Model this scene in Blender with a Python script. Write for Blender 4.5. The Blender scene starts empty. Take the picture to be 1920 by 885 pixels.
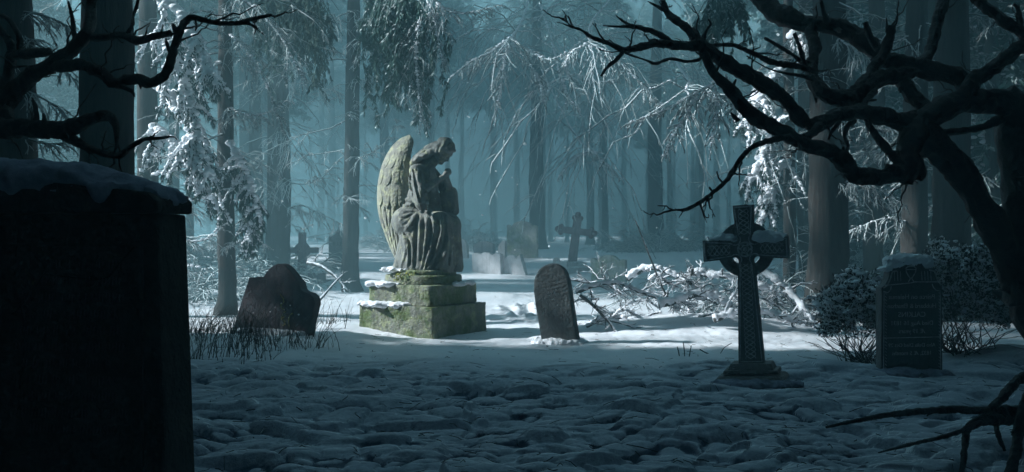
import bpy, bmesh, math, random
import numpy as np
from mathutils import Vector, Matrix

SC = bpy.context.scene
COL = SC.collection
RNG = np.random.default_rng(7)
F, HZ, CAMZ = 1850.0, 440.0, 1.2
PI = math.pi

def P(px, py, d):
    """a point of the place from its direction and its own distance in metres"""
    return np.array([(px - 960) / F * d, d, CAMZ - (py - HZ) / F * d])

# ------------------------------------------------------------------ noise
_perm = np.random.default_rng(3).permutation(256).astype(np.int64)
_perm = np.concatenate([_perm, _perm, _perm])
_g3 = np.random.default_rng(4).normal(size=(256, 3)); _g3 /= np.linalg.norm(_g3, axis=1)[:, None]

def pn(x, y, z=0.0):
    x = np.asarray(x, float); y = np.asarray(y, float); z = np.zeros_like(x) + z
    xi = np.floor(x).astype(np.int64); yi = np.floor(y).astype(np.int64); zi = np.floor(z).astype(np.int64)
    xf, yf, zf = x - xi, y - yi, z - zi
    u, v, w = [t * t * t * (t * (t * 6 - 15) + 10) for t in (xf, yf, zf)]
    def g(i, j, k):
        h = _perm[(_perm[(_perm[(xi + i) & 255] + yi + j) & 255] + zi + k) & 255]
        gr = _g3[h]
        return gr[..., 0] * (xf - i) + gr[..., 1] * (yf - j) + gr[..., 2] * (zf - k)
    def L(a, b, t): return a + (b - a) * t
    return 1.5 * L(L(L(g(0,0,0), g(1,0,0), u), L(g(0,1,0), g(1,1,0), u), v),
                   L(L(g(0,0,1), g(1,0,1), u), L(g(0,1,1), g(1,1,1), u), v), w)

def fbm(x, y, z=0.0, o=4):
    a, s, r = 1.0, 0.0, 1.0
    for i in range(o):
        s = s + a * pn(np.asarray(x) * r + 17.3 * i, np.asarray(y) * r + 5.1 * i, z * r if np.ndim(z) else z)
        a *= 0.5; r *= 2.03
    return s

def sstep(a, b, x):
    t = np.clip((np.asarray(x, float) - a) / (b - a), 0, 1)
    return t * t * (3 - 2 * t)

# ------------------------------------------------------------------ mesh builder
class MB:
    def __init__(s): s.v = []; s.f = []; s.n = 0
    def add(s, verts, faces):
        verts = np.asarray(verts, np.float32).reshape(-1, 3)
        s.v.append(verts)
        for fa in (faces if isinstance(faces, list) else [faces]):
            fa = np.asarray(fa, np.int64)
            if fa.size: s.f.append(fa + s.n)
        s.n += len(verts)
    def mesh(s, name, smooth=True):
        me = bpy.data.meshes.new(name)
        V = np.concatenate(s.v) if s.v else np.zeros((0, 3), np.float32)
        me.vertices.add(len(V)); me.vertices.foreach_set('co', V.ravel())
        loops = np.concatenate([f.ravel() for f in s.f]); 
        tot = np.concatenate([np.full(len(f), f.shape[1]) for f in s.f])
        start = np.concatenate([[0], np.cumsum(tot)[:-1]])
        me.loops.add(len(loops)); me.loops.foreach_set('vertex_index', loops.astype(np.int32))
        me.polygons.add(len(tot)); me.polygons.foreach_set('loop_start', start.astype(np.int32))
        me.polygons.foreach_set('use_smooth', np.full(len(tot), bool(smooth)))
        me.update(calc_edges=True)
        return me
    def build(s, name, mat, parent=None, smooth=True):
        me = s.mesh(name, smooth); me.materials.append(mat)
        return link(name, me, parent)
    def tubes(s, Pt, R, sides=4, cap=True):
        """Pt [M,K,3] centre lines, R [M,K] radii: M tubes at once"""
        Pt = np.asarray(Pt, float); R = np.asarray(R, float)
        M, K, _ = Pt.shape
        if M == 0: return
        T = np.gradient(Pt, axis=1); T /= np.linalg.norm(T, axis=2, keepdims=True) + 1e-9
        md = Pt[:, -1] - Pt[:, 0]; md /= np.linalg.norm(md, axis=1, keepdims=True) + 1e-9
        ref = np.where(np.abs(md[:, 2:3]) > 0.8, np.array([[1.0, 0.13, 0.0]]), np.array([[0.0, 0.0, 1.0]]))
        N1 = np.cross(T, ref[:, None, :]); N1 /= np.linalg.norm(N1, axis=2, keepdims=True) + 1e-9
        N2 = np.cross(N1, T)
        a = np.arange(sides) * 2 * PI / sides + PI / 4 * (sides == 4)
        ring = (Pt[:, :, None, :] + R[:, :, None, None] * (np.cos(a)[None, None, :, None] * N1[:, :, None, :]
                + np.sin(a)[None, None, :, None] * N2[:, :, None, :]))
        V = ring.reshape(-1, 3)
        m = np.arange(M)[:, None, None] * K * sides; k = np.arange(K - 1)[None, :, None] * sides
        j = np.arange(sides)[None, None, :]; j2 = (j + 1) % sides
        q = np.stack([m + k + j, m + k + j2, m + k + sides + j2, m + k + sides + j], -1).reshape(-1, 4)
        fs = [q]
        if cap and sides >= 3:
            c0 = (np.arange(M)[:, None] * K * sides + np.arange(sides)[None, ::-1])
            c1 = (np.arange(M)[:, None] * K * sides + (K - 1) * sides + np.arange(sides)[None, :])
            fs += [c0, c1]
        s.add(V, fs)
    def limb(s, pts, sides=10, gnarl=0.12, freq=9.0, seed=0, step=None, cap=True):
        """one rough limb: pts [[x,y,z,r]...] smoothed, knobbly surface, parallel frames"""
        q = spline(np.asarray(pts, float), step)
        C, r = q[:, :3], np.maximum(q[:, 3], 1e-4)
        K = len(C)
        T = np.gradient(C, axis=0); T /= np.linalg.norm(T, axis=1, keepdims=True) + 1e-9
        n = np.cross(T[0], [0.21, 0.95, 0.17]); n /= np.linalg.norm(n)
        N = np.zeros((K, 3)); 
        for i in range(K):
            n = n - T[i] * np.dot(n, T[i]); n /= np.linalg.norm(n) + 1e-9; N[i] = n
        B = np.cross(T, N)
        a = np.arange(sides) * 2 * PI / sides
        dirs = np.cos(a)[None, :, None] * N[:, None, :] + np.sin(a)[None, :, None] * B[:, None, :]
        base = C[:, None, :] + dirs * r[:, None, None]
        nz = pn(base[..., 0] * freq + seed, base[..., 1] * freq, base[..., 2] * freq)
        nz2 = pn(base[..., 0] * freq * 3 + seed, base[..., 1] * freq * 3, base[..., 2] * freq * 3)
        ridge = np.cos(a * 3 + seed)[None, :] * 0.05
        sl = np.concatenate([[0], np.cumsum(np.linalg.norm(np.diff(C, axis=0), axis=1))]) / (np.mean(r) + 1e-6)
        tw = a[None, :] + sl[:, None] * 0.10 + seed
        grain = pn(np.cos(tw) * 3.2 + seed, np.sin(tw) * 3.2, sl[:, None] * 0.22 + 0 * tw)
        grain = 1 - 2.2 * np.abs(grain)
        rr = r[:, None] * (1 + gnarl * 1.6 * nz + gnarl * 0.8 * nz2 + ridge + gnarl * 0.7 * grain)
        V = (C[:, None, :] + dirs * rr[..., None]).reshape(-1, 3)
        k = np.arange(K - 1)[:, None] * sides; j = np.arange(sides)[None, :]; j2 = (j + 1) % sides
        fs = [np.stack([k + j, k + j2, k + sides + j2, k + sides + j], -1).reshape(-1, 4)]
        if cap: fs += [np.arange(sides)[None, ::-1], (K - 1) * sides + np.arange(sides)[None, :]]
        s.add(V, fs)
        return C, r
    def lumps(s, C, S, seed=0, rough=0.25):
        """squashed bumpy balls at C [n,3] with sizes S [n,3]"""
        C = np.asarray(C, float); S = np.asarray(S, float)
        v, f = ICO
        n = len(C)
        if n == 0: return
        nz = pn(v[None, :, 0] * 1.3 + np.arange(n)[:, None] * 3.7 + seed, v[None, :, 1] * 1.3, v[None, :, 2] * 1.3)
        V = C[:, None, :] + v[None] * (1 + rough * nz)[..., None] * S[:, None, :]
        FF = (f[None] + (np.arange(n) * len(v))[:, None, None]).reshape(-1, 3)
        s.add(V.reshape(-1, 3), FF)
    def blades(s, A, B_, W, up=None):
        """flat leaf shaped blades from A to B_, width W (diamond of 4 verts)"""
        A = np.asarray(A, float); B_ = np.asarray(B_, float); n = len(A)
        if n == 0: return
        d = B_ - A
        r = RNG.normal(size=(n, 3)) if up is None else up
        w = np.cross(d, r); w /= np.linalg.norm(w, axis=1, keepdims=True) + 1e-9
        W = np.asarray(W, float).reshape(-1, 1) * np.ones((n, 1))
        m = A + d * 0.45
        V = np.stack([A, m + w * W / 2, B_, m - w * W / 2], 1).reshape(-1, 3)
        s.add(V, np.arange(n * 4).reshape(-1, 4))

def _ico(sub=2):
    bm = bmesh.new(); bmesh.ops.create_icosphere(bm, subdivisions=sub, radius=1)
    v = np.array([x.co[:] for x in bm.verts]); f = np.array([[x.index for x in p.verts] for p in bm.faces]); bm.free()
    return v, f
ICO = _ico(2)

def spline(q, step=None):
    q = np.asarray(q, float)
    n = len(q)
    if n < 3:
        t = np.linspace(0, 1, 6)[:, None]; return q[0] * (1 - t) + q[-1] * t
    E = np.vstack([2 * q[0] - q[1], q, 2 * q[-1] - q[-2]])
    out = []
    for i in range(n - 1):
        p0, p1, p2, p3 = E[i], E[i + 1], E[i + 2], E[i + 3]
        m = max(2, int(np.linalg.norm((p2 - p1)[:3]) / (step or 0.05)) + 1)
        t = np.linspace(0, 1, m, endpoint=False)[:, None]
        out.append(0.5 * ((2 * p1) + (p2 - p0) * t + (2 * p0 - 5 * p1 + 4 * p2 - p3) * t ** 2 + (3 * p1 - p0 - 3 * p2 + p3) * t ** 3))
    out.append(q[-1:])
    o = np.vstack(out)
    if o.shape[1] > 3: o[:, 3] = np.maximum(o[:, 3], 1e-4)
    return o

def link(name, me, parent=None):
    o = bpy.data.objects.new(name, me); COL.objects.link(o)
    if parent is not None: o.parent = parent
    return o

def thing(name, label, cat, loc=(0, 0, 0), rot=(0, 0, 0), group=None):
    o = bpy.data.objects.new(name, None); COL.objects.link(o)
    o.location = [float(a) for a in loc]; o.rotation_euler = rot; o.empty_display_size = 0.2
    return tag(o, label, cat, group)

def tag(o, label=None, cat=None, group=None, kind=None):
    if label: o['label'] = label
    if cat: o['category'] = cat
    if group: o['group'] = group
    if kind: o['kind'] = kind
    return o

def copy_tree(root, loc, rotz=0.0, sc=1.0, label=None, group=None):
    r = root.copy(); COL.objects.link(r); r.location = loc; r.rotation_euler = (0, 0, rotz); r.scale = (sc, sc, sc)
    if label: r['label'] = label
    if group: r['group'] = group
    for ch in list(root.children):
        c = ch.copy(); COL.objects.link(c); c.parent = r
        for g in ch.children:
            e = g.copy(); COL.objects.link(e); e.parent = c
    return r

# ------------------------------------------------------------------ materials
class NT:
    def __init__(s, name):
        s.m = bpy.data.materials.new(name); s.m.use_nodes = True
        s.t = s.m.node_tree; s.N = s.t.nodes; s.b = s.N['Principled BSDF']
        s.tc = s.N.new('ShaderNodeTexCoord')
    def L(s, a, b): s.t.links.new(a, b)
    def noise(s, scale, detail=4, rough=0.6, coord='Object', dist=0.0, stretch=None):
        n = s.N.new('ShaderNodeTexNoise'); n.inputs['Scale'].default_value = scale
        n.inputs['Detail'].default_value = detail; n.inputs['Roughness'].default_value = rough
        n.inputs['Distortion'].default_value = dist
        if stretch:
            mp = s.N.new('ShaderNodeMapping'); mp.inputs['Scale'].default_value = stretch
            s.L(s.tc.outputs[coord], mp.inputs['Vector']); s.L(mp.outputs[0], n.inputs['Vector'])
        else: s.L(s.tc.outputs[coord], n.inputs['Vector'])
        return n.outputs['Fac']
    def vor(s, scale, feature='F1', coord='Object'):
        n = s.N.new('ShaderNodeTexVoronoi'); n.feature = feature; n.inputs['Scale'].default_value = scale
        s.L(s.tc.outputs[coord], n.inputs['Vector']); return n.outputs['Distance']
    def ramp(s, fac, a, b, ca=(0, 0, 0, 1), cb=(1, 1, 1, 1)):
        r = s.N.new('ShaderNodeValToRGB'); r.color_ramp.elements[0].position = a; r.color_ramp.elements[1].position = b
        r.color_ramp.elements[0].color = ca; r.color_ramp.elements[1].color = cb
        s.L(fac, r.inputs[0]); return r.outputs[0]
    def mix(s, fac, a, b):
        m = s.N.new('ShaderNodeMix'); m.data_type = 'RGBA'
        for i, v in ((0, fac), (6, a), (7, b)):
            if isinstance(v, (int, float)): m.inputs[i].default_value = v
            elif isinstance(v, tuple): m.inputs[i].default_value = v if len(v) == 4 else v + (1,)
            else: s.L(v, m.inputs[i])
        return m.outputs[2]
    def math(s, op, a, b=0.0):
        m = s.N.new('ShaderNodeMath'); m.operation = op
        for i, v in ((0, a), (1, b)):
            if isinstance(v, (int, float)): m.inputs[i].default_value = v
            else: s.L(v, m.inputs[i])
        return m.outputs[0]
    def nz(s):
        g = s.N.new('ShaderNodeNewGeometry'); x = s.N.new('ShaderNodeSeparateXYZ'); s.L(g.outputs['Normal'], x.inputs[0])
        return x.outputs[2]
    def bump(s, h, strength=0.5, dist=0.02, prev=None):
        b = s.N.new('ShaderNodeBump'); b.inputs['Strength'].default_value = strength; b.inputs['Distance'].default_value = dist
        s.L(h, b.inputs['Height'])
        if prev is not None: s.L(prev, b.inputs['Normal'])
        return b.outputs[0]
    def out(s, col, rough=0.8, nrm=None, spec=0.3):
        if isinstance(col, tuple): s.b.inputs['Base Color'].default_value = col + (1,)
        else: s.L(col, s.b.inputs['Base Color'])
        if isinstance(rough, (int, float)): s.b.inputs['Roughness'].default_value = rough
        else: s.L(rough, s.b.inputs['Roughness'])
        s.b.inputs['Specular IOR Level'].default_value = spec
        if nrm is not None: s.L(nrm, s.b.inputs['Normal'])
        return s.m

SNOWC = (0.80, 0.84, 0.88)
def m_stone(name, c1, c2, lich=None, lamt=0.5, moss=None, snow=None, bscale=40.0, rough=0.85, spec=0.3, bstr=0.5):
    n = NT(name)
    a = n.noise(5.0, 6, 0.65); st = n.noise(3.0, 5, 0.7, stretch=(6, 6, 0.7))
    col = n.mix(n.ramp(a, 0.35, 0.68), c1, c2)
    dark = tuple(x * 0.45 for x in c1)
    col = n.mix(n.math('MULTIPLY', n.ramp(st, 0.52, 0.72), 0.75), col, dark)
    if lich:
        f = n.ramp(n.noise(9.0, 8, 0.75, dist=0.6), 0.62 - 0.22 * lamt, 0.72 - 0.14 * lamt)
        col = n.mix(n.math('MULTIPLY', f, 0.85), col, lich)
    if moss:
        f = n.ramp(n.noise(3.5, 7, 0.8, dist=0.4), 0.47, 0.6)
        col = n.mix(f, col, moss)
    if snow is not None:
        s1 = n.math('ADD', n.nz(), n.math('MULTIPLY', n.math('SUBTRACT', n.noise(14.0, 5, 0.7), 0.5), 1.2))
        col = n.mix(n.ramp(s1, snow, snow + 0.15), col, SNOWC)
    h = n.noise(bscale, 8, 0.75)
    nb = n.bump(h, bstr, 0.02); nb = n.bump(n.noise(bscale * 0.25, 4, 0.6), bstr, 0.05, nb)
    return n.out(col, rough, nb, spec)

def m_bark(name, c1, c2, snow=None, stretch=(9, 9, 1.2), bstr=0.7, rough=0.9, spec=0.2, dist=0.04):
    n = NT(name)
    st = n.noise(2.2, 7, 0.7, stretch=stretch, dist=0.3)
    col = n.mix(n.ramp(st, 0.35, 0.65), c1, c2)
    if snow is not None:
        s1 = n.math('ADD', n.nz(), n.math('MULTIPLY', n.math('SUBTRACT', n.noise(7.0, 5, 0.7), 0.5), 1.6))
        col = n.mix(n.ramp(s1, snow, snow + 0.2), col, SNOWC)
    nb = n.bump(st, bstr, dist); nb = n.bump(n.noise(60, 5, 0.7), 0.3, 0.01, nb)
    return n.out(col, rough, nb, spec)

M = {}
M['stone_angel'] = m_stone('stone_angel', (0.12, 0.13, 0.125), (0.27, 0.28, 0.26), lich=(0.40, 0.42, 0.25), lamt=0.40, bscale=45, bstr=0.45)
M['stone_wing'] = m_stone('stone_wing', (0.17, 0.17, 0.16), (0.34, 0.35, 0.28), lich=(0.46, 0.48, 0.30), lamt=0.62, bscale=45, bstr=0.45)
M['stone_plinth'] = m_stone('stone_plinth', (0.16, 0.17, 0.15), (0.26, 0.27, 0.22), lich=(0.36, 0.40, 0.22), lamt=0.6, moss=(0.095, 0.135, 0.05), bscale=30, bstr=0.8)
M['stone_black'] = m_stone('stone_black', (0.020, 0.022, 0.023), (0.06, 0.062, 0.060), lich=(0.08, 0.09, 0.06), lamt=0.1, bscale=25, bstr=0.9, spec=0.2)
M['stone_dark'] = m_stone('stone_dark', (0.035, 0.034, 0.04), (0.075, 0.07, 0.078), lich=(0.09, 0.12, 0.05), lamt=0.1, bscale=30, bstr=0.6)
M['stone_misty'] = m_stone('stone_misty', (0.07, 0.08, 0.085), (0.12, 0.135, 0.14), bscale=35, bstr=0.4)
M['stone_slate'] = m_stone('stone_slate', (0.045, 0.055, 0.06), (0.09, 0.105, 0.105), bscale=35, bstr=0.5)
M['stone_grey'] = m_stone('stone_grey', (0.26, 0.26, 0.28), (0.40, 0.40, 0.42), lich=(0.42, 0.42, 0.30), lamt=0.25, bscale=16, bstr=0.5)
M['stone_pale'] = m_stone('stone_pale', (0.46, 0.46, 0.48), (0.66, 0.66, 0.68), bscale=16, bstr=0.5)
M['stone_streak'] = m_stone('stone_streak', (0.28, 0.27, 0.28), (0.52, 0.53, 0.50), moss=(0.26, 0.30, 0.18), bscale=14, bstr=0.6)
M['stone_mauve'] = m_stone('stone_mauve', (0.15, 0.12, 0.135), (0.24, 0.20, 0.215), bscale=18, bstr=0.5)
M['stone_cross'] = m_stone('stone_cross', (0.14, 0.14, 0.145), (0.27, 0.27, 0.27), bscale=60, bstr=0.9, rough=0.55, spec=0.6)
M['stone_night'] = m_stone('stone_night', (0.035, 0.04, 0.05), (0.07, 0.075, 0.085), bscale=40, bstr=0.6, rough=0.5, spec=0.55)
M['trunk'] = m_bark('trunk', (0.018, 0.018, 0.018), (0.048, 0.047, 0.045), snow=0.62)
M['deadwood'] = m_bark('deadwood', (0.008, 0.007, 0.006), (0.045, 0.038, 0.032), stretch=(9, 9, 9), bstr=1.0, rough=0.6, spec=0.4, dist=0.04)
M['nightwood'] = m_bark('nightwood', (0.004, 0.004, 0.007), (0.022, 0.021, 0.027), stretch=(9, 9, 9), bstr=1.0, rough=0.5, spec=0.5, dist=0.04)
def m_frost(name, wood, thr, frost=SNOWC, nscale=5.0):
    n = NT(name)
    s1 = n.math('ADD', n.nz(), n.math('MULTIPLY', n.math('SUBTRACT', n.noise(nscale, 3, 0.6), 0.5), 1.5))
    col = n.mix(n.ramp(s1, thr, thr + 0.35), wood, frost)
    return n.out(col, 0.85, None, 0.2)
M['frost'] = m_frost('frosted_twigs', (0.10, 0.12, 0.12), -0.35, (0.58, 0.66, 0.68))
M['brush'] = m_frost('brushwood', (0.045, 0.045, 0.042), 0.30)
M['needles'] = m_frost('needles', (0.030, 0.060, 0.050), 0.85, (0.5, 0.58, 0.58))
M['needles_frost'] = m_frost('needles_frost', (0.045, 0.10, 0.085), 0.40, (0.6, 0.68, 0.70))
M['leaf'] = m_frost('bush_leaves', (0.030, 0.035, 0.030), -0.2, (0.80, 0.83, 0.85), 12.0)
M['grass'] = m_frost('dry_grass', (0.035, 0.035, 0.03), 0.9)
def m_snow(name, gap=False):
    n = NT(name)
    col = n.mix(n.ramp(n.noise(1.1, 5, 0.6), 0.3, 0.7), (0.72, 0.76, 0.82), (0.84, 0.86, 0.90))
    if gap:
        at = n.N.new('ShaderNodeAttribute'); at.attribute_name = 'gap'
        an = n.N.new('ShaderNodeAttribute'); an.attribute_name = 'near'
        # foreground snow with tree shade put into its colour; bare frozen shingle between the hummocks
        shade_snow = n.mix(n.ramp(n.noise(26, 7, 0.8), 0.38, 0.66), (0.09, 0.125, 0.19), (0.34, 0.39, 0.47))
        shade_snow = n.mix(n.ramp(n.noise(3.2, 5, 0.7), 0.42, 0.66), shade_snow, (0.17, 0.22, 0.30))
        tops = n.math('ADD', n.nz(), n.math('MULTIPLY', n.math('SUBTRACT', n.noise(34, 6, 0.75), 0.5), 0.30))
        shade_snow = n.mix(n.ramp(tops, 0.86, 1.02), shade_snow, (0.40, 0.46, 0.55))   # level tops painted paler, as if catching the light
        col = n.mix(an.outputs['Fac'], col, shade_snow)
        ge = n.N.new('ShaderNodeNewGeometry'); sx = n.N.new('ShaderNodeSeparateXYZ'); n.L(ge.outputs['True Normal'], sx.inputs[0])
        rim_light = n.math('ADD', n.math('MULTIPLY', sx.outputs[1], 1.0), n.math('MULTIPLY', n.math('SUBTRACT', n.noise(18, 5, 0.7), 0.5), 0.35))
        rim_light = n.math('MULTIPLY', n.ramp(rim_light, 0.0, 0.13), an.outputs['Fac'])
        col = n.mix(rim_light, col, (0.80, 0.84, 0.88))   # paler far sides paint in rim light from the clearing
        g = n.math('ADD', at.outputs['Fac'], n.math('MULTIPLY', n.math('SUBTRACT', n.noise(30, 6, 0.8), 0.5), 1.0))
        col = n.mix(n.ramp(g, 0.36, 0.80), col, (0.035, 0.062, 0.12))  # shingle in the gaps, deepened to paint shade between the lumps
    nb = n.bump(n.noise(55, 6, 0.75), 0.35 if not gap else 0.6, 0.012 if not gap else 0.02); nb = n.bump(n.noise(9, 5, 0.6), 0.4, 0.04, nb)
    m = n.out(col, 0.6, nb, 0.35)
    return m
M['snow'] = m_snow('snow')
n = NT('snow_shaded'); M['snow_shaded'] = n.out(n.mix(n.ramp(n.noise(14, 6, 0.7), .35, .7), (0.14, 0.17, 0.24), (0.28, 0.32, 0.42)), 0.7, n.bump(n.noise(40, 6, .7), .5, .015))  # darker blue copy of the snow, its shade put into the colour
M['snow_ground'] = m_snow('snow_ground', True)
n = NT('flake'); M['flake'] = n.out((0.9, 0.93, 0.95), 0.5)
n = NT('carved'); M['carved'] = n.out((0.012, 0.012, 0.014), 0.8)
n = NT('carved_lit'); M['carved_lit'] = n.out(n.mix(n.ramp(n.noise(30, 4, 0.7), 0.4, 0.6), (0.32, 0.325, 0.34), (0.60, 0.61, 0.63)), 0.5, None, 0.5)  # pale tone paints lit edges onto the raised carving
n = NT('moss_tuft'); M['moss'] = n.out(n.mix(n.noise(20, 3), (0.16, 0.24, 0.05), (0.45, 0.42, 0.08)), 0.9)

# ------------------------------------------------------------------ the lie of the land
def smooth_ground(x, y):
    x = np.asarray(x, float); y = np.asarray(y, float)
    g = 0.62 * sstep(17, 27, y)
    g = g + 0.03 * pn(x * 0.35, y * 0.35, 1.5) * sstep(9, 14, y) + 0.10 * pn(x * 0.12, y * 0.12, 9.1) * sstep(36, 50, y)
    # snow bank under the heap of fallen branches
    g = g + 0.20 * np.exp(-(((x - 2.3) / 1.5) ** 2 + ((y - 12.4) / 1.1) ** 2))
    # snow piled against the statue's left corner, low bank at the left
    g = g + 0.13 * np.exp(-(((x + 2.05) / 0.8) ** 2 + ((y - 12.0) / 0.7) ** 2))
    g = g + 0.12 * np.exp(-(((x + 3.3) / 1.3) ** 2 + ((y - 10.6) / 0.8) ** 2))
    g = g + 0.12 * np.exp(-(((x - 5.0) / 1.1) ** 2 + ((y - 9.2) / 0.7) ** 2))
    return g

def _cell(x, y, seed):
    """distance to the nearest of scattered points, one per unit cell"""
    xi = np.floor(x).astype(np.int64); yi = np.floor(y).astype(np.int64)
    best = np.full(x.shape, 9.0); rad = np.ones(x.shape)
    for i in (-1, 0, 1):
        for j in (-1, 0, 1):
            h = _perm[(_perm[(xi + i + seed) & 255] + yi + j) & 255]
            h2 = _perm[(h + 91) & 255]; h3 = _perm[(h2 + 37) & 255]
            d = np.hypot(x - (xi + i + 0.15 + 0.7 * h / 255), y - (yi + j + 0.15 + 0.7 * h2 / 255))
            r = 0.45 + 0.5 * h3 / 255
            dd = d / r
            m = dd < best
            best = np.where(m, dd, best); rad = np.where(m, r, rad)
    return best, rad

def lumps_field(x, y):
    """snow-capped hummocks of the foreground: height and bare-gap mask"""
    wx = x + 0.16 * pn(x * 2.1, y * 2.1, 3.3) + 0.05 * pn(x * 7, y * 7, 2.1)
    wy = y + 0.12 * pn(x * 2.1, y * 2.1, 8.8) + 0.04 * pn(x * 7, y * 7, 6.1)
    h = np.zeros_like(x); cover = np.zeros_like(x)
    for sx, sy, amp, seed, thr in ((0.85, 0.40, 0.060, 11, 0.15), (0.32, 0.22, 0.075, 29, -0.15), (0.17, 0.125, 0.046, 53, -1), (0.08, 0.06, 0.012, 77, -1)):
        b, r = _cell(wx / sx, wy / sy, seed)
        dome = np.sqrt(np.clip(1 - b * b, 0, 1)) * r
        mask = sstep(thr, thr + 0.25, pn(x / sx * 0.45, y / sy * 0.45, seed * 0.7)) if thr > -1 else 1.0
        h = np.maximum(h, 1.7 * amp * dome ** 0.6 * mask) if seed != 77 else h + amp * dome
        if seed != 77: cover = np.maximum(cover, dome * mask)
        else: cover = cover + 0.12 * dome
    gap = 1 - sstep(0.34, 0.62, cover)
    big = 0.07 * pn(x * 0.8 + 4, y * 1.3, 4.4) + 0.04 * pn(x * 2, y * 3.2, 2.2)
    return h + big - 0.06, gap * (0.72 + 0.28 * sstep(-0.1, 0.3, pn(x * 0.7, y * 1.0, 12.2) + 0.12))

def calm(x, y):
    """snow settled flat round the feet of the near stones"""
    return 1 - 0.85 * np.exp(-((x - 1.95) ** 2 + (y - 7.85) ** 2) / 0.20) - 0.7 * np.exp(-((x - 3.38) ** 2 + (y - 8.2) ** 2) / 0.2)

def near_mask(x, y):
    edge = 9.2 + 0.5 * pn(x * 0.6, y * 0.2, 5.0) + 0.10 * np.abs(x)
    return 1 - sstep(-1.2, 0.9, y - edge)

def ground(x, y):
    x = np.atleast_1d(np.asarray(x, float)); y = np.atleast_1d(np.asarray(y, float))
    m = near_mask(x, y) * calm(x, y)
    lf, _ = lumps_field(x, y)
    return smooth_ground(x, y) + m * lf
def gz(x, y): return float(ground(x, y)[0])

def build_ground():
    rows = [0.6]
    while rows[-1] < 260: 
        r = rows[-1]
        rows.append(r * (1.003 if 4.2 < r < 11.5 else 1.006 if 4.2 < r < 15 else 1.011 if r < 30 else 1.03 if r > 2 else 1.2))
    rows = np.array(rows)
    front = np.linspace(-0.62, 0.62, 760)
    back = np.linspace(0.62, 2 * PI - 0.62, 74)[1:-1]
    ang = np.concatenate([front, back])
    R, A = np.meshgrid(rows, ang, indexing='ij')
    X = R * np.sin(A); Y = R * np.cos(A)
    m = near_mask(X, Y); lf, gap = lumps_field(X, Y)
    Z = smooth_ground(X, Y) + m * calm(X, Y) * lf
    # trodden, uneven snow of the clearing
    Z += (1 - m) * (0.016 * pn(X * 3, Y * 2.2, 1.1) + 0.008 * pn(X * 9, Y * 7, 2.2)) * (1 - sstep(25, 40, Y))
    # footprints right of the statue
    fr = np.random.default_rng(5)
    for k in range(60):
        fx = fr.uniform(-0.2, 0.75); fy = fr.uniform(13.2, 16.5)
        fx += (fy - 13) * 0.02
        dd = ((X - fx) / 0.09) ** 2 + ((Y - fy) / 0.16) ** 2
        Z -= 0.05 * np.exp(-dd) ; Z += 0.018 * np.exp(-((np.sqrt(dd) - 1.6) ** 2) * 4)
    nr, na = R.shape
    V = np.stack([X, Y, Z], -1).reshape(-1, 3)
    i = np.arange(nr - 1)[:, None] * na; j = np.arange(na)[None, :]; j2 = (j + 1) % na
    q = np.stack([i + j, i + na + j, i + na + j2, i + j2], -1).reshape(-1, 4)
    mb = MB(); mb.add(V, [q, np.arange(na)[None, :]])
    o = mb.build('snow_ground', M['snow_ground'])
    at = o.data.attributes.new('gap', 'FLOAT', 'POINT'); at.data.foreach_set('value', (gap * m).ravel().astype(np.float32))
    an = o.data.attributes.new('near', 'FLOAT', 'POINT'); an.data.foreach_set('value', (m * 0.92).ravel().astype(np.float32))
    tag(o, 'snow covered ground with lumpy hummocks in front and smooth snow behind', 'ground', kind='structure')
    return o
# ================================================================== trees
UP = np.array([0, 0, 1.0])
def _nrm(a): return a / (np.linalg.norm(a, axis=-1, keepdims=True) + 1e-9)

def curves(base, d, L, K, droop, wob, rng, lift=0.0):
    """M curves from base [M,3] along d [M,3], length L [M]"""
    s = np.linspace(0, 1, K)[None, :, None]
    Lm = np.asarray(L)[:, None, None]
    q = base[:, None, :] + d[:, None, :] * Lm * s
    q[..., 2] -= (droop * Lm * s ** 2)[..., 0] if np.ndim(droop) == 0 else (np.asarray(droop)[:, None, None] * Lm * s ** 2)[..., 0]
    q[..., 2] += (lift * Lm * s ** 4)[..., 0]
    w = np.cumsum(rng.normal(size=q.shape), axis=1) * wob * Lm
    w -= w[:, :1]
    return q + w

def twigs(Pc, L, n, ang, lf, droop, K, wob, rng, t0=0.12, flat=0.25, lift=0.0, tp=0.75):
    Mn, K0, _ = Pc.shape
    t = rng.uniform(t0, 1, (Mn, n)); t[:, 0] = 1.0
    ii = np.clip(t * (K0 - 1), 0, K0 - 1.001); i0 = ii.astype(int); fr = (ii - i0)[..., None]
    m = np.arange(Mn)[:, None]
    a, b = Pc[m, i0], Pc[m, i0 + 1]
    base = a + (b - a) * fr; tan = _nrm(b - a)
    side = np.cross(tan, UP); side = _nrm(side + 1e-6) * rng.choice([-1, 1], (Mn, n))[..., None]
    side = _nrm(side + rng.normal(size=side.shape) * flat)
    an = ang * rng.uniform(0.6, 1.25, (Mn, n)); an[:, 0] *= 0.3
    d = tan * np.cos(an)[..., None] + side * np.sin(an)[..., None]
    LL = np.asarray(L)[:, None] * lf * (1.08 - tp * t) * rng.uniform(0.5, 1.25, (Mn, n))
    return curves(base.reshape(-1, 3), _nrm(d).reshape(-1, 3), LL.ravel(), K, droop, wob, rng, lift), LL.ravel()

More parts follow.
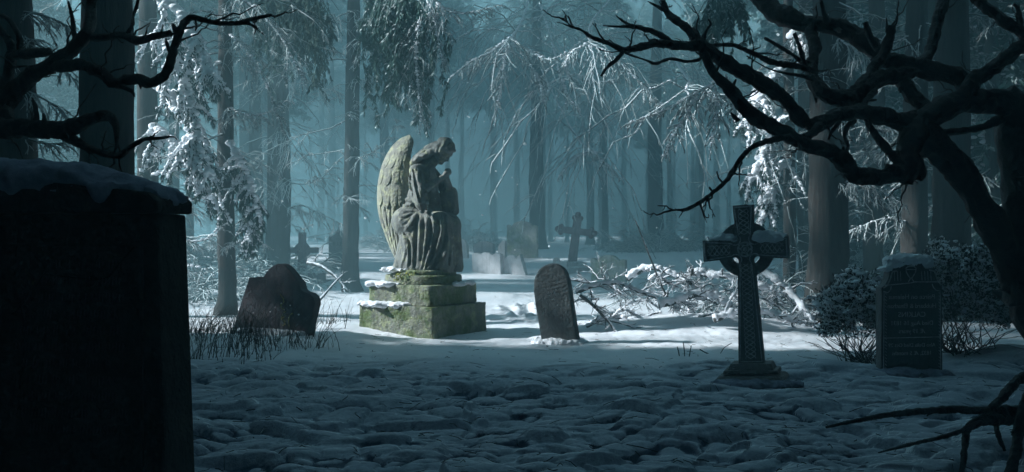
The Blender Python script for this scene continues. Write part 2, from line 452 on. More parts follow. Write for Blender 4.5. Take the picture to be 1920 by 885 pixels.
def lace(mb, base, d, L, rng, dens=1.0, r0=0.016, droop=0.25, n1=9, n2=5, wob=0.02, levels=3, lift=0.0, rt=0.0045, fall=0.25):
    """frosted bare spruce boughs: M main limbs with two levels of fine twigs"""
    L = np.asarray(L, float)
    A = curves(np.asarray(base, float), _nrm(np.asarray(d, float)), L, 9, droop, wob, rng, lift)
    t = np.linspace(1, 0.25, 9)[None, :]
    mb.tubes(A, r0 * (L / L.mean())[:, None] * t, 4)
    n = max(2, int(n1 * dens))
    B, LB = twigs(A, L, n, 0.95, 0.42, fall, 6, 0.03, rng)
    mb.tubes(B, np.maximum(r0 * 0.42 * np.linspace(1, 0.35, 6)[None, :], rt) * np.ones((len(B), 1)), 3)
    if levels > 1:
        C, LC = twigs(B, LB, max(2, int(n2 * dens)), 0.85, 0.5, fall * 1.4, 4, 0.05, rng, flat=0.5)
        mb.tubes(C, rt * np.linspace(1, 0.5, 4)[None, :] * np.ones((len(C), 1)), 3, cap=False)
    return A, B

def foliage(mb, Pc, per, ln, wd, rng, hang=0.5):
    """needle tufts along curves"""
    Mn, K, _ = Pc.shape
    if Mn == 0: return
    t = rng.uniform(0, 1, (Mn, per)) * (K - 1.001); i0 = t.astype(int); fr = (t - i0)[..., None]
    m = np.arange(Mn)[:, None]
    a, b = Pc[m, i0], Pc[m, i0 + 1]
    base = (a + (b - a) * fr).reshape(-1, 3); tan = _nrm(b - a).reshape(-1, 3)
    d = _nrm(tan * 0.8 + rng.normal(size=base.shape) * 0.55 - UP * hang)
    l = ln * rng.uniform(0.6, 1.3, (len(base), 1))
    mb.blades(base, base + d * l, wd * rng.uniform(0.7, 1.3, len(base)))

def snow_on(mb, Pc, r, rng, every=0.07, flat=0.55, lift=0.5):
    """lumps of snow lying along curves"""
    Cs, Ss = [], []
    for c in Pc:
        seg = np.linalg.norm(np.diff(c, axis=0), axis=1).sum()
        m = max(2, int(seg / every)); t = np.linspace(0.08, 1, m) * (len(c) - 1.001)
        t = np.clip(t + rng.normal(size=m) * 0.1, 0, len(c) - 1.001); i = t.astype(int); f = (t - i)[:, None]
        q = c[i] + (c[i + 1] - c[i]) * f
        s = r * rng.uniform(0.55, 1.35, (m, 1)) * np.array([[1.15, 1.15, flat]]) * (1.1 - 0.5 * np.linspace(0, 1, m))[:, None]
        q = q + UP * s[:, 2:3] * lift + rng.normal(size=q.shape) * r * 0.25
        Cs.append(q); Ss.append(s)
    mb.lumps(np.concatenate(Cs), np.concatenate(Ss), seed=rng.uniform(0, 50), rough=0.3)

def trunk_mesh(mb, h, r, rng, lean=0.0):
    z = np.concatenate([[-0.4, 0, 0.15, 0.5], np.linspace(1.2, h, 12)])
    rr = r * (1 - 0.93 * np.clip(z / h, 0, 1) ** 1.15); rr[0] *= 1.5; rr[1] *= 1.35; rr[2] *= 1.15
    x = lean * z + 0.05 * np.cumsum(rng.normal(size=len(z))) * r * 2; y = 0.05 * np.cumsum(rng.normal(size=len(z))) * r * 2
    x -= x[1]; y -= y[1]
    mb.limb(np.stack([x, y, z, rr], 1), sides=16, gnarl=0.07, freq=5, seed=rng.uniform(0, 99), step=0.35)

def spruce(seed, h=17.0, r=0.17, crown0=9.0, low=2.2, lowdens=3.2, crownR=2.6, lowlen=1.7, dens=1.0, label='', group=None, lowstart=1.0, laceK=1.0):
    """a spruce: bare frosted limbs low down, needle crown above"""
    rng = np.random.default_rng(seed)
    t = thing('spruce_tree', label, 'tree', group=group)
    mb = MB(); trunk_mesh(mb, h, r, rng); mb.build('trunk', M['trunk'], t)
    if lowdens > 0 and crown0 > lowstart + 0.3:
        n = int((crown0 - lowstart) * lowdens)
        z = rng.uniform(lowstart, crown0, n); a = rng.uniform(0, 2 * PI, n)
        d = np.stack([np.cos(a), np.sin(a), rng.uniform(-0.25, 0.25, n)], 1)
        L = lowlen * rng.uniform(0.35, 1.25, n)
        mb = MB(); lace(mb, np.stack([0 * z, 0 * z, z], 1), d, L, rng, dens=laceK, r0=0.015, droop=0.35, lift=0.12)
        mb.build('bare_branches', M['frost'], t)
    # crown
    zs, aa, LL = [], [], []
    z = crown0
    while z < h - 0.2:
        k = 7; u = (z - crown0) / (h - crown0)
        rad = crownR * (1 - u) ** 0.8 * (0.45 + 0.55 * min(1, u * 5 + 0.3)) + 0.15
        a0 = rng.uniform(0, 2 * PI)
        for i in range(k):
            zs.append(z + rng.uniform(-.15, .15)); aa.append(a0 + i * 2 * PI / k + rng.uniform(-.3, .3)); LL.append(rad * rng.uniform(.65, 1.2))
        z += 0.42
    zs, aa, LL = map(np.array, (zs, aa, LL))
    mb = MB()
    A = curves(np.stack([0 * zs, 0 * zs, zs], 1), np.stack([np.cos(aa), np.sin(aa), 0 * aa + 0.05], 1), LL, 6, 0.35, 0.015, rng, 0.1)
    mb.tubes(A, 0.02 * np.linspace(1, .3, 6)[None, :] * np.ones((len(A), 1)), 3, cap=False)
    B, LB = twigs(A, LL, int(9 * dens), 0.9, 0.4, 0.5, 4, 0.03, rng)
    foliage(mb, B, 9, 0.28, 0.13, rng, 0.5)
    foliage(mb, A, 14, 0.30, 0.15, rng, 0.4)
    mb.build('crown', M['needles_frost'], t, smooth=False)
    return t

def young_spruce(seed, h=5.0, R=1.7, label='', group=None, z0=0.25):
    rng = np.random.default_rng(seed)
    t = thing('young_spruce', label, 'tree', group=group)
    mb = MB(); trunk_mesh(mb, h, h * 0.016, rng); mb.build('trunk', M['trunk'], t)
    zs, aa, LL = [], [], []
    z = z0
    while z < h - 0.1:
        u = (z - z0) / (h - z0); a0 = rng.uniform(0, 6.3)
        for i in range(8):
            zs.append(z); aa.append(a0 + i * PI / 4 + rng.uniform(-.3, .3)); LL.append(R * (1 - u) * rng.uniform(.7, 1.15) + .1)
        z += 0.25
    zs, aa, LL = map(np.array, (zs, aa, LL))
    mb = MB(); A = curves(np.stack([0 * zs, 0 * zs, zs], 1), np.stack([np.cos(aa), np.sin(aa), 0 * aa + .1], 1), LL, 6, 0.4, 0.02, rng, 0.1)
    mb.tubes(A, 0.014 * np.linspace(1, .3, 6)[None, :] * np.ones((len(A), 1)), 3, cap=False)
    B, LB = twigs(A, LL, 10, 0.85, 0.4, 0.4, 4, 0.03, rng)
    foliage(mb, B, 8, 0.16, 0.07, rng, 0.4); foliage(mb, A, 14, 0.2, 0.09, rng, 0.3)
    mb.build('crown', M['needles_frost'], t, smooth=False)
    ms = MB(); snow_on(ms, A[::2], 0.07, rng, 0.13); ms.build('snow_cover', M['snow'], t)
    return t

# ------------- boughs of particular trees, given as world curves
def world_curve(pts):  # [(px,py,d)...] -> smooth centre line
    return spline(np.array([P(*p) for p in pts]), 0.12)

def resamp(c, K):
    t = np.linspace(0, len(c) - 1.001, K); i = t.astype(int); f = (t - i)[:, None]
    return c[i] + (c[i + 1] - c[i]) * f

def frost_bough(parent, lines, rng, r0=0.014, n1=26, n2=6, lf=0.34, fall=0.5, rt=0.0042, mat='frost', snowr=0.0, name='bough', ang=0.9):
    o0 = np.array(parent.location)
    mb = MB(); ms = MB()
    for ln in lines:
        c = resamp(world_curve(ln) - o0, 14)[None]
        L = np.array([np.linalg.norm(np.diff(c[0], axis=0), axis=1).sum()])
        mb.tubes(c, r0 * np.linspace(1, .3, 14)[None, :], 5)
        B, LB = twigs(c, L, n1, ang, lf, fall, 7, 0.03, rng, t0=0.05, flat=0.45, tp=0.7)
        mb.tubes(B, np.maximum(r0 * 0.6 * np.linspace(1, .3, 7)[None, :], rt * 1.5) * np.ones((len(B), 1)), 4)
        C, LC = twigs(B, LB, n2, 0.85, 0.45, fall, 4, 0.05, rng, flat=0.6)
        mb.tubes(C, rt * 1.35 * np.linspace(1, .5, 4)[None, :] * np.ones((len(C), 1)), 3, cap=False)
        D, LD = twigs(C, LC, 3, 0.8, 0.5, 0.2, 3, 0.05, rng, flat=0.8)
        mb.tubes(D, rt * 0.7 * np.linspace(1, .5, 3)[None, :] * np.ones((len(D), 1)), 3, cap=False)
        if snowr: snow_on(ms, c, snowr, rng, 0.05); snow_on(ms, B[:: 2], snowr * 0.6, rng, 0.06)
    b = mb.build(name, M[mat], parent)
    if snowr: ms.build('snow_cover', M['snow'], b)
    return b

def curtain_bough(parent, lines, rng, hang=0.9, n1=26, wd=0.022, mat='needles', name='bough'):
    """drooping green bough: limbs with curtains of needle-clad twigs hanging straight down"""
    o0 = np.array(parent.location); mb = MB()
    for ln, hg in lines:
        c = resamp(world_curve(ln) - o0, 14)[None]
        L = np.array([np.linalg.norm(np.diff(c[0], axis=0), axis=1).sum()])
        mb.tubes(c, 0.02 * np.linspace(1, .3, 14)[None, :], 5)
        B, LB = twigs(c, np.array([max(L[0], .8)]), n1, 1.0, 0.16, 0.8, 5, 0.03, rng, t0=0.62, flat=0.3, tp=0.5)
        mb.tubes(B, 0.006 * np.ones((len(B), 5)), 3, cap=False)
        # hanging strands
        m = 3
        base = np.repeat(B[:, -1], m, 0) * rng.uniform(0, 1, (len(B) * m, 1)); 
        w = rng.uniform(0, 1, (len(B) * m, 1)); base = np.repeat(B[:, 1], m, 0) * w + np.repeat(B[:, -1], m, 0) * (1 - w)
        d = _nrm(np.stack([rng.normal(size=len(base)) * .10, rng.normal(size=len(base)) * .10, -np.ones(len(base))], 1))
        S = curves(base, d, hg * rng.uniform(.25, 1.15, len(base)) ** 1.3, 8, 0.0, 0.045, rng)
        mb.tubes(S, 0.004 * np.ones((len(S), 8)), 3, cap=False)
        foliage(mb, S, 50, 0.11, wd * 1.15, rng, 0.9)
        E, LE = twigs(S, np.full(len(S), hg), 5, 0.6, 0.22, 0.3, 4, 0.04, rng, flat=1.0)
        foliage(mb, E, 10, 0.09, wd, rng, 0.8)
    return mb.build(name, M[mat], parent, smooth=False)

def laden_bough(parent, lines, rng, r=0.075, n1=16, lf=0.3, fall=0.35, name='laden_bough'):
    """boughs bent under thick pads of snow"""
    o0 = np.array(parent.location); mb = MB(); ms = MB()
    for ln in lines:
        c = resamp(world_curve(ln) - o0, 12)[None]
        L = np.array([np.linalg.norm(np.diff(c[0], axis=0), axis=1).sum()])
        mb.tubes(c, 0.014 * np.linspace(1, .3, 12)[None, :], 4)
        B, LB = twigs(c, L, n1 + 6, 0.9, lf * .9, fall + .25, 7, 0.04, rng, t0=0.05, flat=0.4, tp=0.55)
        mb.tubes(B, 0.006 * np.ones((len(B), 7)), 3, cap=False)
        foliage(mb, B, 46, 0.12, 0.022, rng, 0.9)
        C, LC = twigs(B, LB, 5, 0.9, 0.55, 0.6, 5, 0.06, rng, flat=0.8)
        mb.tubes(C, 0.004 * np.ones((len(C), 5)), 3, cap=False); foliage(mb, C, 14, 0.09, 0.018, rng, 0.9)
        ms.tubes(B + UP * r * .2, r * .42 * np.linspace(1.1, .35, 7)[None] * rng.uniform(.5, 1.3, (len(B), 7)), 6)
        snow_on(ms, c, r * .8, rng, 0.05, .85); snow_on(ms, B, r * 0.48, rng, 0.035, 0.85, .6)
        ms.tubes(C + UP * r * .1, r * .22 * np.linspace(1.1, .4, 5)[None] * rng.uniform(.4, 1.3, (len(C), 5)), 5)
        snow_on(ms, C[::2], r * 0.27, rng, 0.035, 0.8)
    b = mb.build(name, M['needles'], parent, smooth=False)
    ms.build('snow_cover', M['snow'], b)
    return b
# ================================================================== the wood
def hero_tree(name_label, px, d, dia_px, seed, h=16.0, crown0=9.5, low=True, lowlen=1.5, lowdens=3.0, lowstart=1.2, crownR=2.4, laceK=1.0):
    x = (px - 960) / F * d
    t = spruce(seed, h=h, r=dia_px / F * d / 2, crown0=crown0, lowdens=lowdens if low else 0, crownR=crownR, lowlen=lowlen, label=name_label, lowstart=lowstart, laceK=laceK)
    t.location = (x, d, gz(x, d) )
    return t

rg = np.random.default_rng(21)
T_bigL = hero_tree('thick dark spruce trunk rising behind the big snow capped slab stone', 200, 9.6, 104, 1, h=17, crown0=9.5, low=False)
T_sideL = hero_tree('dark trunk close beside the thickest spruce trunk, behind the slab stone', 277, 14.5, 42, 2, h=15, crown0=9.5, lowdens=2.4, lowlen=1.6)
T_edgeL = hero_tree('dark spruce trunk at the left edge behind the crooked dead branches', 22, 9.9, 96, 3, h=16, crown0=9.0, lowdens=1.6, lowlen=1.1, lowstart=2.2)
T_bough = hero_tree('slim dark spruce with snow laden boughs behind the broken tilted headstone', 424, 14.8, 33, 4, h=15, crown0=9.5, lowdens=3.6, lowlen=1.5, lowstart=0.8)
T_mid = hero_tree('straight dark spruce trunk directly behind the small stone ring cross', 521, 20.5, 46, 5, h=17, crown0=10.5, lowdens=3.0, lowlen=1.8)
T_rip = hero_tree('misty spruce trunk that half hides the R.I.P. headstone', 660, 19.5, 31, 6, h=17, crown0=10.5, lowdens=2.6, lowlen=1.9)
T_cen = hero_tree('pale misty spruce with frosted boughs above the statue and far headstones', 1010, 40.0, 30, 7, h=18, crown0=11, lowdens=0, lowlen=2.2)
T_cen2 = hero_tree('pale misty spruce behind the leaning stone cross, frosted boughs hanging high', 1235, 39.0, 30, 8, h=18, crown0=11, lowdens=0)
T_r1 = hero_tree('wide dark spruce trunk right of the tall carved ring cross', 1552, 13.8, 74, 9, h=17, crown0=8.5, lowdens=2.2, lowlen=1.4, lowstart=2.0)
T_r2 = hero_tree('dark spruce trunk behind the bare gnarled tree, above the round bush', 1716, 15.5, 50, 10, h=16, crown0=8.5, lowdens=3.2, lowlen=1.5)
T_r3 = hero_tree('broad dark spruce trunk between the forked limbs of the gnarled tree', 1782, 14.0, 70, 11, h=16, crown0=8.5, lowdens=1.8, lowlen=1.4, lowstart=2.0)
T_r4 = hero_tree('slender frosted spruce with snowy boughs left of the wide dark trunk', 1478, 17.0, 24, 12, h=15, crown0=8.0, lowdens=3.4, lowlen=1.6)

# boughs of these trees that the picture is framed with
rg = np.random.default_rng(33)
laden_bough(T_sideL, [[(283, 60, 14.3), (320, 110, 13.9), (355, 175, 13.6), (372, 250, 13.5)], [(283, 150, 14.3), (325, 200, 13.8), (365, 265, 13.5), (392, 325, 13.4)],
                      [(283, 235, 14.4), (330, 280, 14.0), (370, 335, 13.8), (395, 370, 13.7)], [(283, -30, 14.4), (330, 20, 14.0), (372, 90, 13.7), (402, 150, 13.5)]], rg)
frost_bough(T_sideL, [[(280, 385, 14.4), (330, 378, 14.0), (380, 372, 13.7), (418, 355, 13.5)], [(280, 440, 14.4), (340, 452, 14), (390, 448, 13.8), (410, 425, 13.7)],
                      [(280, 470, 14.4), (330, 490, 14), (385, 505, 13.8)], [(280, 330, 14.4), (320, 318, 14.1), (360, 312, 13.8), (402, 318, 13.6)]], rg, r0=0.02, n1=16, snowr=0.03)
laden_bough(T_bough, [[(426, 262, 14.7), (450, 300, 14.4), (470, 345, 14.2), (484, 400, 14.1)], [(426, 300, 14.7), (447, 350, 14.5), (462, 400, 14.4), (468, 440, 14.3)]], rg, r=0.06, n1=14, lf=0.26)
frost_bough(T_bough, [[(424, 60, 14.8), (460, 90, 14.4), (495, 150, 14.2), (520, 220, 14.1)], [(424, 110, 14.8), (395, 130, 14.5), (350, 180, 14.3), (330, 240, 14.2)],
                      [(424, 200, 14.8), (460, 215, 14.5), (500, 212, 14.3), (535, 190, 14.2)], [(424, 470, 14.8), (450, 452, 14.6), (480, 450, 14.5), (500, 462, 14.4)],
                      [(424, 40, 14.8), (380, 20, 14.4), (330, 40, 14.2), (300, 90, 14.0)], [(424, -20, 14.8), (470, 10, 14.3), (520, 60, 14.0), (560, 130, 13.9)]], rg, r0=0.018, n1=26, snowr=0.022, lf=0.3)
frost_bough(T_mid, [[(521, 60, 20.5), (560, 120, 19.9), (600, 160, 19.6), (640, 175, 19.5)], [(521, 220, 20.5), (560, 285, 20.0), (600, 288, 19.8), (660, 278, 19.5)],
                    [(521, 330, 20.5), (560, 345, 20), (600, 335, 19.8), (635, 300, 19.6)], [(521, 0, 20.5), (560, 20, 20), (600, 70, 19.6), (640, 110, 19.5)],
                    [(521, 400, 20.5), (560, 385, 20.1), (590, 395, 19.9), (640, 420, 19.6)]], rg, r0=0.02, n1=24, rt=0.005)
frost_bough(T_rip, [[(660, 150, 19.5), (690, 148, 19.2), (710, 138, 19.0), (730, 136, 18.8)], [(660, 40, 19.5), (700, 70, 19), (740, 130, 18.7), (780, 200, 18.5)],
                    [(660, 300, 19.5), (690, 290, 19.1), (720, 270, 18.9), (745, 230, 18.7)], [(660, 20, 19.5), (620, 40, 19), (570, 100, 18.7), (545, 170, 18.6)]], rg, r0=0.018, n1=26, rt=0.005)
# green curtain boughs hanging into the picture from above
curtain_bough(T_mid, [([(521, -150, 20.4), (545, -60, 18), (562, -30, 16.5), (590, -22, 15.6)], 1.2), ([(521, -110, 20.4), (505, -40, 18.5), (512, -25, 17), (540, -18, 16)], .75)], rg, n1=22)
curtain_bough(T_rip, [([(660, -160, 19.5), (700, -80, 17.5), (745, -35, 16), (778, -5, 15)], 1.0), ([(660, -90, 19.5), (710, -20, 17.5), (740, 30, 16.2), (772, 70, 15.2)], 0.75),
                      ([(660, -60, 19.5), (720, 40, 17.5), (742, 80, 16.4), (770, 120, 15.6)], 0.75), ([(660, -140, 19.5), (700, -60, 17.6), (720, -30, 16), (748, -5, 15.2)], .8)], rg, n1=18, mat='needles_frost')
frost_bough(T_rip, [[(800, -25, 15.0), (830, 15, 14.8), (870, 25, 14.6), (930, 12, 14.4)], [(800, 0, 15.0), (815, 35, 14.8), (820, 70, 14.7), (830, 118, 14.6)],
                    [(790, 20, 15.0), (780, 100, 14.9), (785, 180, 14.8), (790, 232, 14.7)]], rg, r0=0.014, n1=26, snowr=0.025, lf=0.28)
# frosted boughs in mid air above the clearing
frost_bough(T_cen, [[(1010, -80, 40), (985, 20, 28), (965, 62, 21), (955, 72, 18)], [(955, 72, 18), (920, 98, 17.7), (880, 118, 17.5), (842, 148, 17.3)], [(955, 72, 18), (945, 120, 17.8), (940, 160, 17.7), (930, 212, 17.6)],
                    [(955, 72, 18), (985, 110, 17.8), (1010, 150, 17.6), (1022, 190, 17.5)], [(955, 72, 18), (1000, 100, 17.8), (1030, 112, 17.6), (1060, 100, 17.5)]], rg, r0=0.022, n1=28, snowr=0.03, lf=0.24, rt=0.0075)
frost_bough(T_cen, [[(1010, 0, 40), (1030, 60, 30), (1045, 120, 22), (1052, 146, 19)], [(1052, 146, 19), (1015, 165, 18.8), (990, 178, 18.6)], [(1052, 146, 19), (1065, 180, 18.8), (1085, 205, 18.7)], [(1052, 146, 19), (1085, 140, 18.8), (1120, 155, 18.6), (1150, 150, 18.4)],
                    [(1010, 120, 40), (1060, 220, 30), (1085, 262, 24), (1105, 282, 22)], [(1105, 282, 22), (1075, 300, 21.7), (1048, 330, 21.5)], [(1105, 282, 22), (1135, 305, 21.8), (1165, 335, 21.6)]], rg, r0=0.02, n1=26, snowr=0.028, lf=0.26, rt=0.0075)
frost_bough(T_cen2, [[(1235, -120, 39), (1160, -20, 28), (1110, 40, 20), (1105, 80, 18)], [(1105, 80, 18), (1150, 105, 17.7), (1195, 150, 17.5), (1240, 195, 17.3)], [(1105, 80, 18), (1070, 100, 17.8), (1062, 130, 17.7), (1075, 160, 17.6)],
                     [(1235, 60, 39), (1270, 120, 28), (1290, 150, 20), (1285, 170, 16)], [(1350, 150, 14.5), (1300, 178, 14.3), (1240, 210, 14.1), (1185, 228, 14.0)], [(1310, 170, 14.4), (1290, 210, 14.2), (1265, 250, 14.1), (1245, 292, 14.0)],
                     [(1340, 160, 14.4), (1345, 200, 14.2), (1340, 240, 14.1), (1332, 280, 14.0)], [(1360, 140, 14.4), (1375, 190, 14.2), (1372, 220, 14.1)]], rg, r0=0.02, n1=30, snowr=0.028, lf=0.24, rt=0.007)
laden_bough(T_r4, [[(1478, 120, 17), (1445, 150, 16.6), (1420, 190, 16.4), (1405, 250, 16.2)], [(1478, 220, 17), (1450, 250, 16.7), (1430, 290, 16.5), (1412, 335, 16.3)], [(1478, 300, 17), (1455, 330, 16.7), (1440, 370, 16.5), (1432, 410, 16.4)],
                   [(1478, 60, 17), (1510, 90, 16.6), (1535, 140, 16.4)]], rg, r=0.08)
curtain_bough(T_r4, [([(1478, -60, 17), (1430, -40, 16), (1390, -20, 15), (1340, -12, 14)], 0.5)], rg, n1=22, mat='needles_frost')
frost_bough(T_r1, [[(1552, 60, 13.8), (1600, 90, 13.4), (1650, 110, 13.2), (1700, 140, 13)], [(1552, 200, 13.8), (1610, 230, 13.5), (1660, 245, 13.3), (1710, 250, 13)], [(1552, 300, 13.8), (1610, 330, 13.5), (1670, 370, 13.3), (1690, 380, 13.1)],
                   [(1552, 20, 13.8), (1500, 60, 13.5), (1440, 110, 13.3)], [(1552, 340, 13.8), (1620, 350, 13.5), (1680, 400, 13.3)]], rg, r0=0.018, n1=22, snowr=0.02, lf=0.36)
frost_bough(T_r2, [[(1716, 60, 15.5), (1670, 80, 15.2), (1620, 60, 15.0)], [(1716, 420, 15.5), (1660, 410, 15.2), (1600, 430, 15.0)], [(1716, 140, 15.5), (1780, 120, 15), (1850, 150, 14.8)], [(1716, 40, 15.5), (1780, 50, 15), (1840, 30, 14.8), (1900, 60, 14.6)],
                   [(1716, 300, 15.5), (1670, 280, 15.2), (1610, 290, 15)]], rg, r0=0.018, n1=22, snowr=0.02, lf=0.36)
frost_bough(T_edgeL, [[(25, 60, 9.9), (80, 90, 9.8), (140, 150, 9.7)], [(25, 160, 9.9), (90, 190, 9.8), (150, 240, 9.7)], [(25, 250, 9.9), (90, 270, 9.8), (150, 262, 9.7)], [(25, 20, 9.9), (85, 30, 9.8), (150, 60, 9.7)]], rg, r0=0.015, n1=20)

# ---- the wood behind: copies of a few kinds
kinds = []
LBF = 'tall misty spruce trunk fading into the blue haze behind the clearing'
for i, (h, r, c0, ld) in enumerate([(17, .19, 9.5, 3.4), (15.5, .13, 8.5, 4.0), (18, .25, 10.5, 3.2), (16, .16, 7.0, 4.2), (17, .21, 11.0, 3.2)]):
    kinds.append(spruce(100 + i, h=h, r=r, crown0=c0, lowdens=ld, lowlen=1.9, label=LBF, crownR=2.5, laceK=0.75))
used = set(); forest_n = 0
def place_spruce(x, y, k, label, group, sc=1.0):
    global forest_n
    loc = (x, y, gz(x, y) - 0.02); rz = rgf.uniform(0, 6.28)
    if k not in used:
        used.add(k); o = kinds[k]; o.location = loc; o.rotation_euler = (0, 0, rz); o.scale = (sc,) * 3
        o['label'] = label; o['group'] = group
    else: o = copy_tree(kinds[k], loc, rz, sc, label, group)
    forest_n += 1
    return o
rgf = np.random.default_rng(55)
pts = []
heroes = [(o.location.x, o.location.y) for o in (T_bigL, T_sideL, T_edgeL, T_bough, T_mid, T_rip, T_cen, T_cen2, T_r1, T_r2, T_r3, T_r4)]
LBL = 'frosted spruce standing in the dark wood left of the clearing'
LBR = 'frosted spruce standing in the dark wood right of the clearing'
tries = 0
while tries < 6000 and len(pts) < 215:
    tries += 1
    y = rgf.uniform(13.5, 90) if tries % 3 else rgf.uniform(14, 40)
    px = rgf.uniform(-160, 2080); x = (px - 960) / F * y
    if y < 50 and 600 < px < 1480 + (30 - y) * 2: continue
    if 840 < px < 1000 and y < 62: continue        # the bright opening beside the statue
    if y < 47 and px < 600 and y < 20.0: continue
    if x < -17 and y < 60: continue
    if 540 < px < 720 and y < 62: continue
    if y < 18 and px > 1480: continue
    md = (3.3 if px < 700 else 2.1) if y < 30 else 3.0 if y < 50 else 4.7
    if any((x - a) ** 2 + (y - b) ** 2 < md * md for a, b in pts): continue
    if any((x - a) ** 2 + (y - b) ** 2 < 2.2 ** 2 for a, b in heroes): continue
    if y < 36 and any(abs((a / b - x / y) * F) < 32 for a, b in heroes): continue
    pts.append((x, y))
for i, (x, y) in enumerate(pts):
    px = 960 + x / y * F
    if y > 46: lb, gp, ks = LBF, 'spruces in the mist behind the clearing', (0, 2, 4)
    elif px < 700: lb, gp, ks = LBL, 'spruces in the wood left of the clearing', (0, 1, 3, 4)
    else: lb, gp, ks = LBR, 'spruces in the wood right of the clearing', (1, 0, 3, 2)
    place_spruce(x, y, ks[i % len(ks)], lb, gp, rgf.uniform(0.75, 1.35) if y > 46 else rgf.uniform(0.9, 1.15))

# tall dense spruces added just outside the frame: they keep the moon off the foreground and close the roof of the wood
SHADE = 'tall dense spruce added out of view to shade the graveyard'
ROOF = 'tall high crowned spruce added left of the clearing to cut the moonlight'
denseA = spruce(71, h=19.0, crown0=0.7, lowdens=0, crownR=3.0, dens=1.5, label=SHADE, group='dense spruces added to shade the graveyard')
denseB = spruce(72, h=22.5, r=0.12, crown0=13.2, lowdens=0, crownR=3.0, dens=1.5, label=ROOF, group='high crowned spruces added for shade left of the clearing')
sp = [(-8.8, 7.5), (-8.2, 5.6), (-7.4, 3.2), (-7.2, 0.6), (-11.6, 8.0), (-11.0, 4.9), (-10.6, 2.0), (-7.4, -2.0), (-10.8, -1.6), (-14.2, 6.6), (-14.0, 3.3), (-14.4, 8.6), (-17.2, 7.8), (-4.5, -4.6), (-.5, -5.6), (3.6, -4.6), (7.2, -2.6), (7.6, 1.2), (8.0, 4.8), (8.8, 8.6), (11.4, -.6), (11.2, 3.2), (11.8, 7.0), (12.2, 10.6), (1.6, -9.2), (-4.0, -9.4), (6.6, -7.4), (-9.0, -6.0), (15.4, 8.8), (15.2, 4.8)]
for i, (x, y) in enumerate(sp):
    if i == 0: denseA.location = (x, y, 0)
    else: copy_tree(denseA, (x, y, 0), rgf.uniform(0, 6), rgf.uniform(.9, 1.1))
k = 0
for row, x0 in enumerate((-13.6, -16.6, -19.6)):
    y = 10.6 + row * 1.3
    while y < 52:
        if 13.9 < y < 21.4 or (row == 2 and y < 21): y = 21.6
        x = x0 + rgf.uniform(-.5, .5) - max(0, y - 24) * (0.30 if row else 0.22)
        if k == 0: denseB.location = (x, y, 0)
        else: copy_tree(denseB, (x, y, gz(x, y)), rgf.uniform(0, 6), rgf.uniform(.95, 1.08) + row * 0.04)
        k += 1; y += rgf.uniform(2.8, 3.6)

YL = 'bushy spruce clothed to the ground in the gloom at the left edge of the wood'
YR = 'bushy spruce clothed to the ground in the gloom at the right edge of the wood'
YS = (-7.7, 10.2)
y0_ = young_spruce(74, h=8.5, R=2.2, label=YL, group='bushy spruces in the left gloom')
for i, (px_, d_) in enumerate([(40, 24), (-436, 10.4), (-40, 20.5), (120, 28.5), (-120, 24), (10, 31), (1850, 21), (1940, 18.5), (1760, 25), (1640, 27), (1990, 24), (1870, 28)]):  # the spruce far outside the frame is added only to throw shade
    x_ = (px_ - 960) / F * d_
    if i == 0: y0_.location = (x_, d_, gz(x_, d_) - .05)
    else: copy_tree(y0_, (x_, d_, gz(x_, d_) - .05), rgf.uniform(0, 6), rgf.uniform(.85, 1.15), YL if px_ < 900 else YR, 'bushy spruces in the left gloom' if px_ < 900 else 'bushy spruces in the right gloom')

# frosted undergrowth along the far edge of the clearing and in the left wood
th_ = thing('frosted_shrub', 'low bare shrub white with frost at the far edge of the clearing', 'shrub'); rt_ = np.random.default_rng(61); mb = MB()
n_ = 22; dv = np.stack([rt_.normal(size=n_), rt_.normal(size=n_), rt_.uniform(.3, 1.5, n_)], 1)
lace(mb, np.zeros((n_, 3)) + rt_.normal(size=(n_, 3)) * [.25, .25, 0], dv, rt_.uniform(.6, 1.7, n_), rt_, r0=.014, droop=.35, n1=9, n2=4, rt=.008); mb.build('stems', M['frost'], th_)
k = 0
for i in range(46):
    d_ = rt_.uniform(31, 47) if i < 30 else rt_.uniform(17, 30); px_ = rt_.uniform(700, 1560) if i < 30 else rt_.choice([rt_.uniform(330, 640), rt_.uniform(1500, 1900)])
    if i < 30 and 1020 < px_ < 1130: px_ += 120
    x_ = (px_ - 960) / F * d_; lc = (x_, d_, gz(x_, d_) - .03)
    lb, gp = ('low bare shrub white with frost at the far edge of the clearing', 'frosted shrubs beyond the far headstones') if i < 30 else ('low bare frosted shrub among the spruce trunks beside the clearing', 'frosted shrubs among the trunks')
    if i == 0: th_.location = lc; th_['group'] = gp
    else: copy_tree(th_, lc, rt_.uniform(0, 6), rt_.uniform(.7, 1.4), lb, gp)

# high crowned spruces added round the viewer, out of view, to darken the foreground
for i, (x_, y_) in enumerate([(-2.6, -1.6), (2.6, -2.0), (5.2, 1.2), (-4.9, 2.4), (4.9, 4.0), (5.9, 7.4), (-5.6, 6.2), (0.2, -4.0), (8.2, 10.8), (9.6, 13.6), (-4.6, -1.2)]):
    copy_tree(denseB, (x_, y_, gz(x_, y_)), rgf.uniform(0, 6), rgf.uniform(.8, .98), 'unseen high crowned spruce added beside the viewer to shade the foreground', 'unseen spruces added to shade the foreground')
# ================================================================== gravestones
def sink(x, y): return gz(x, y)

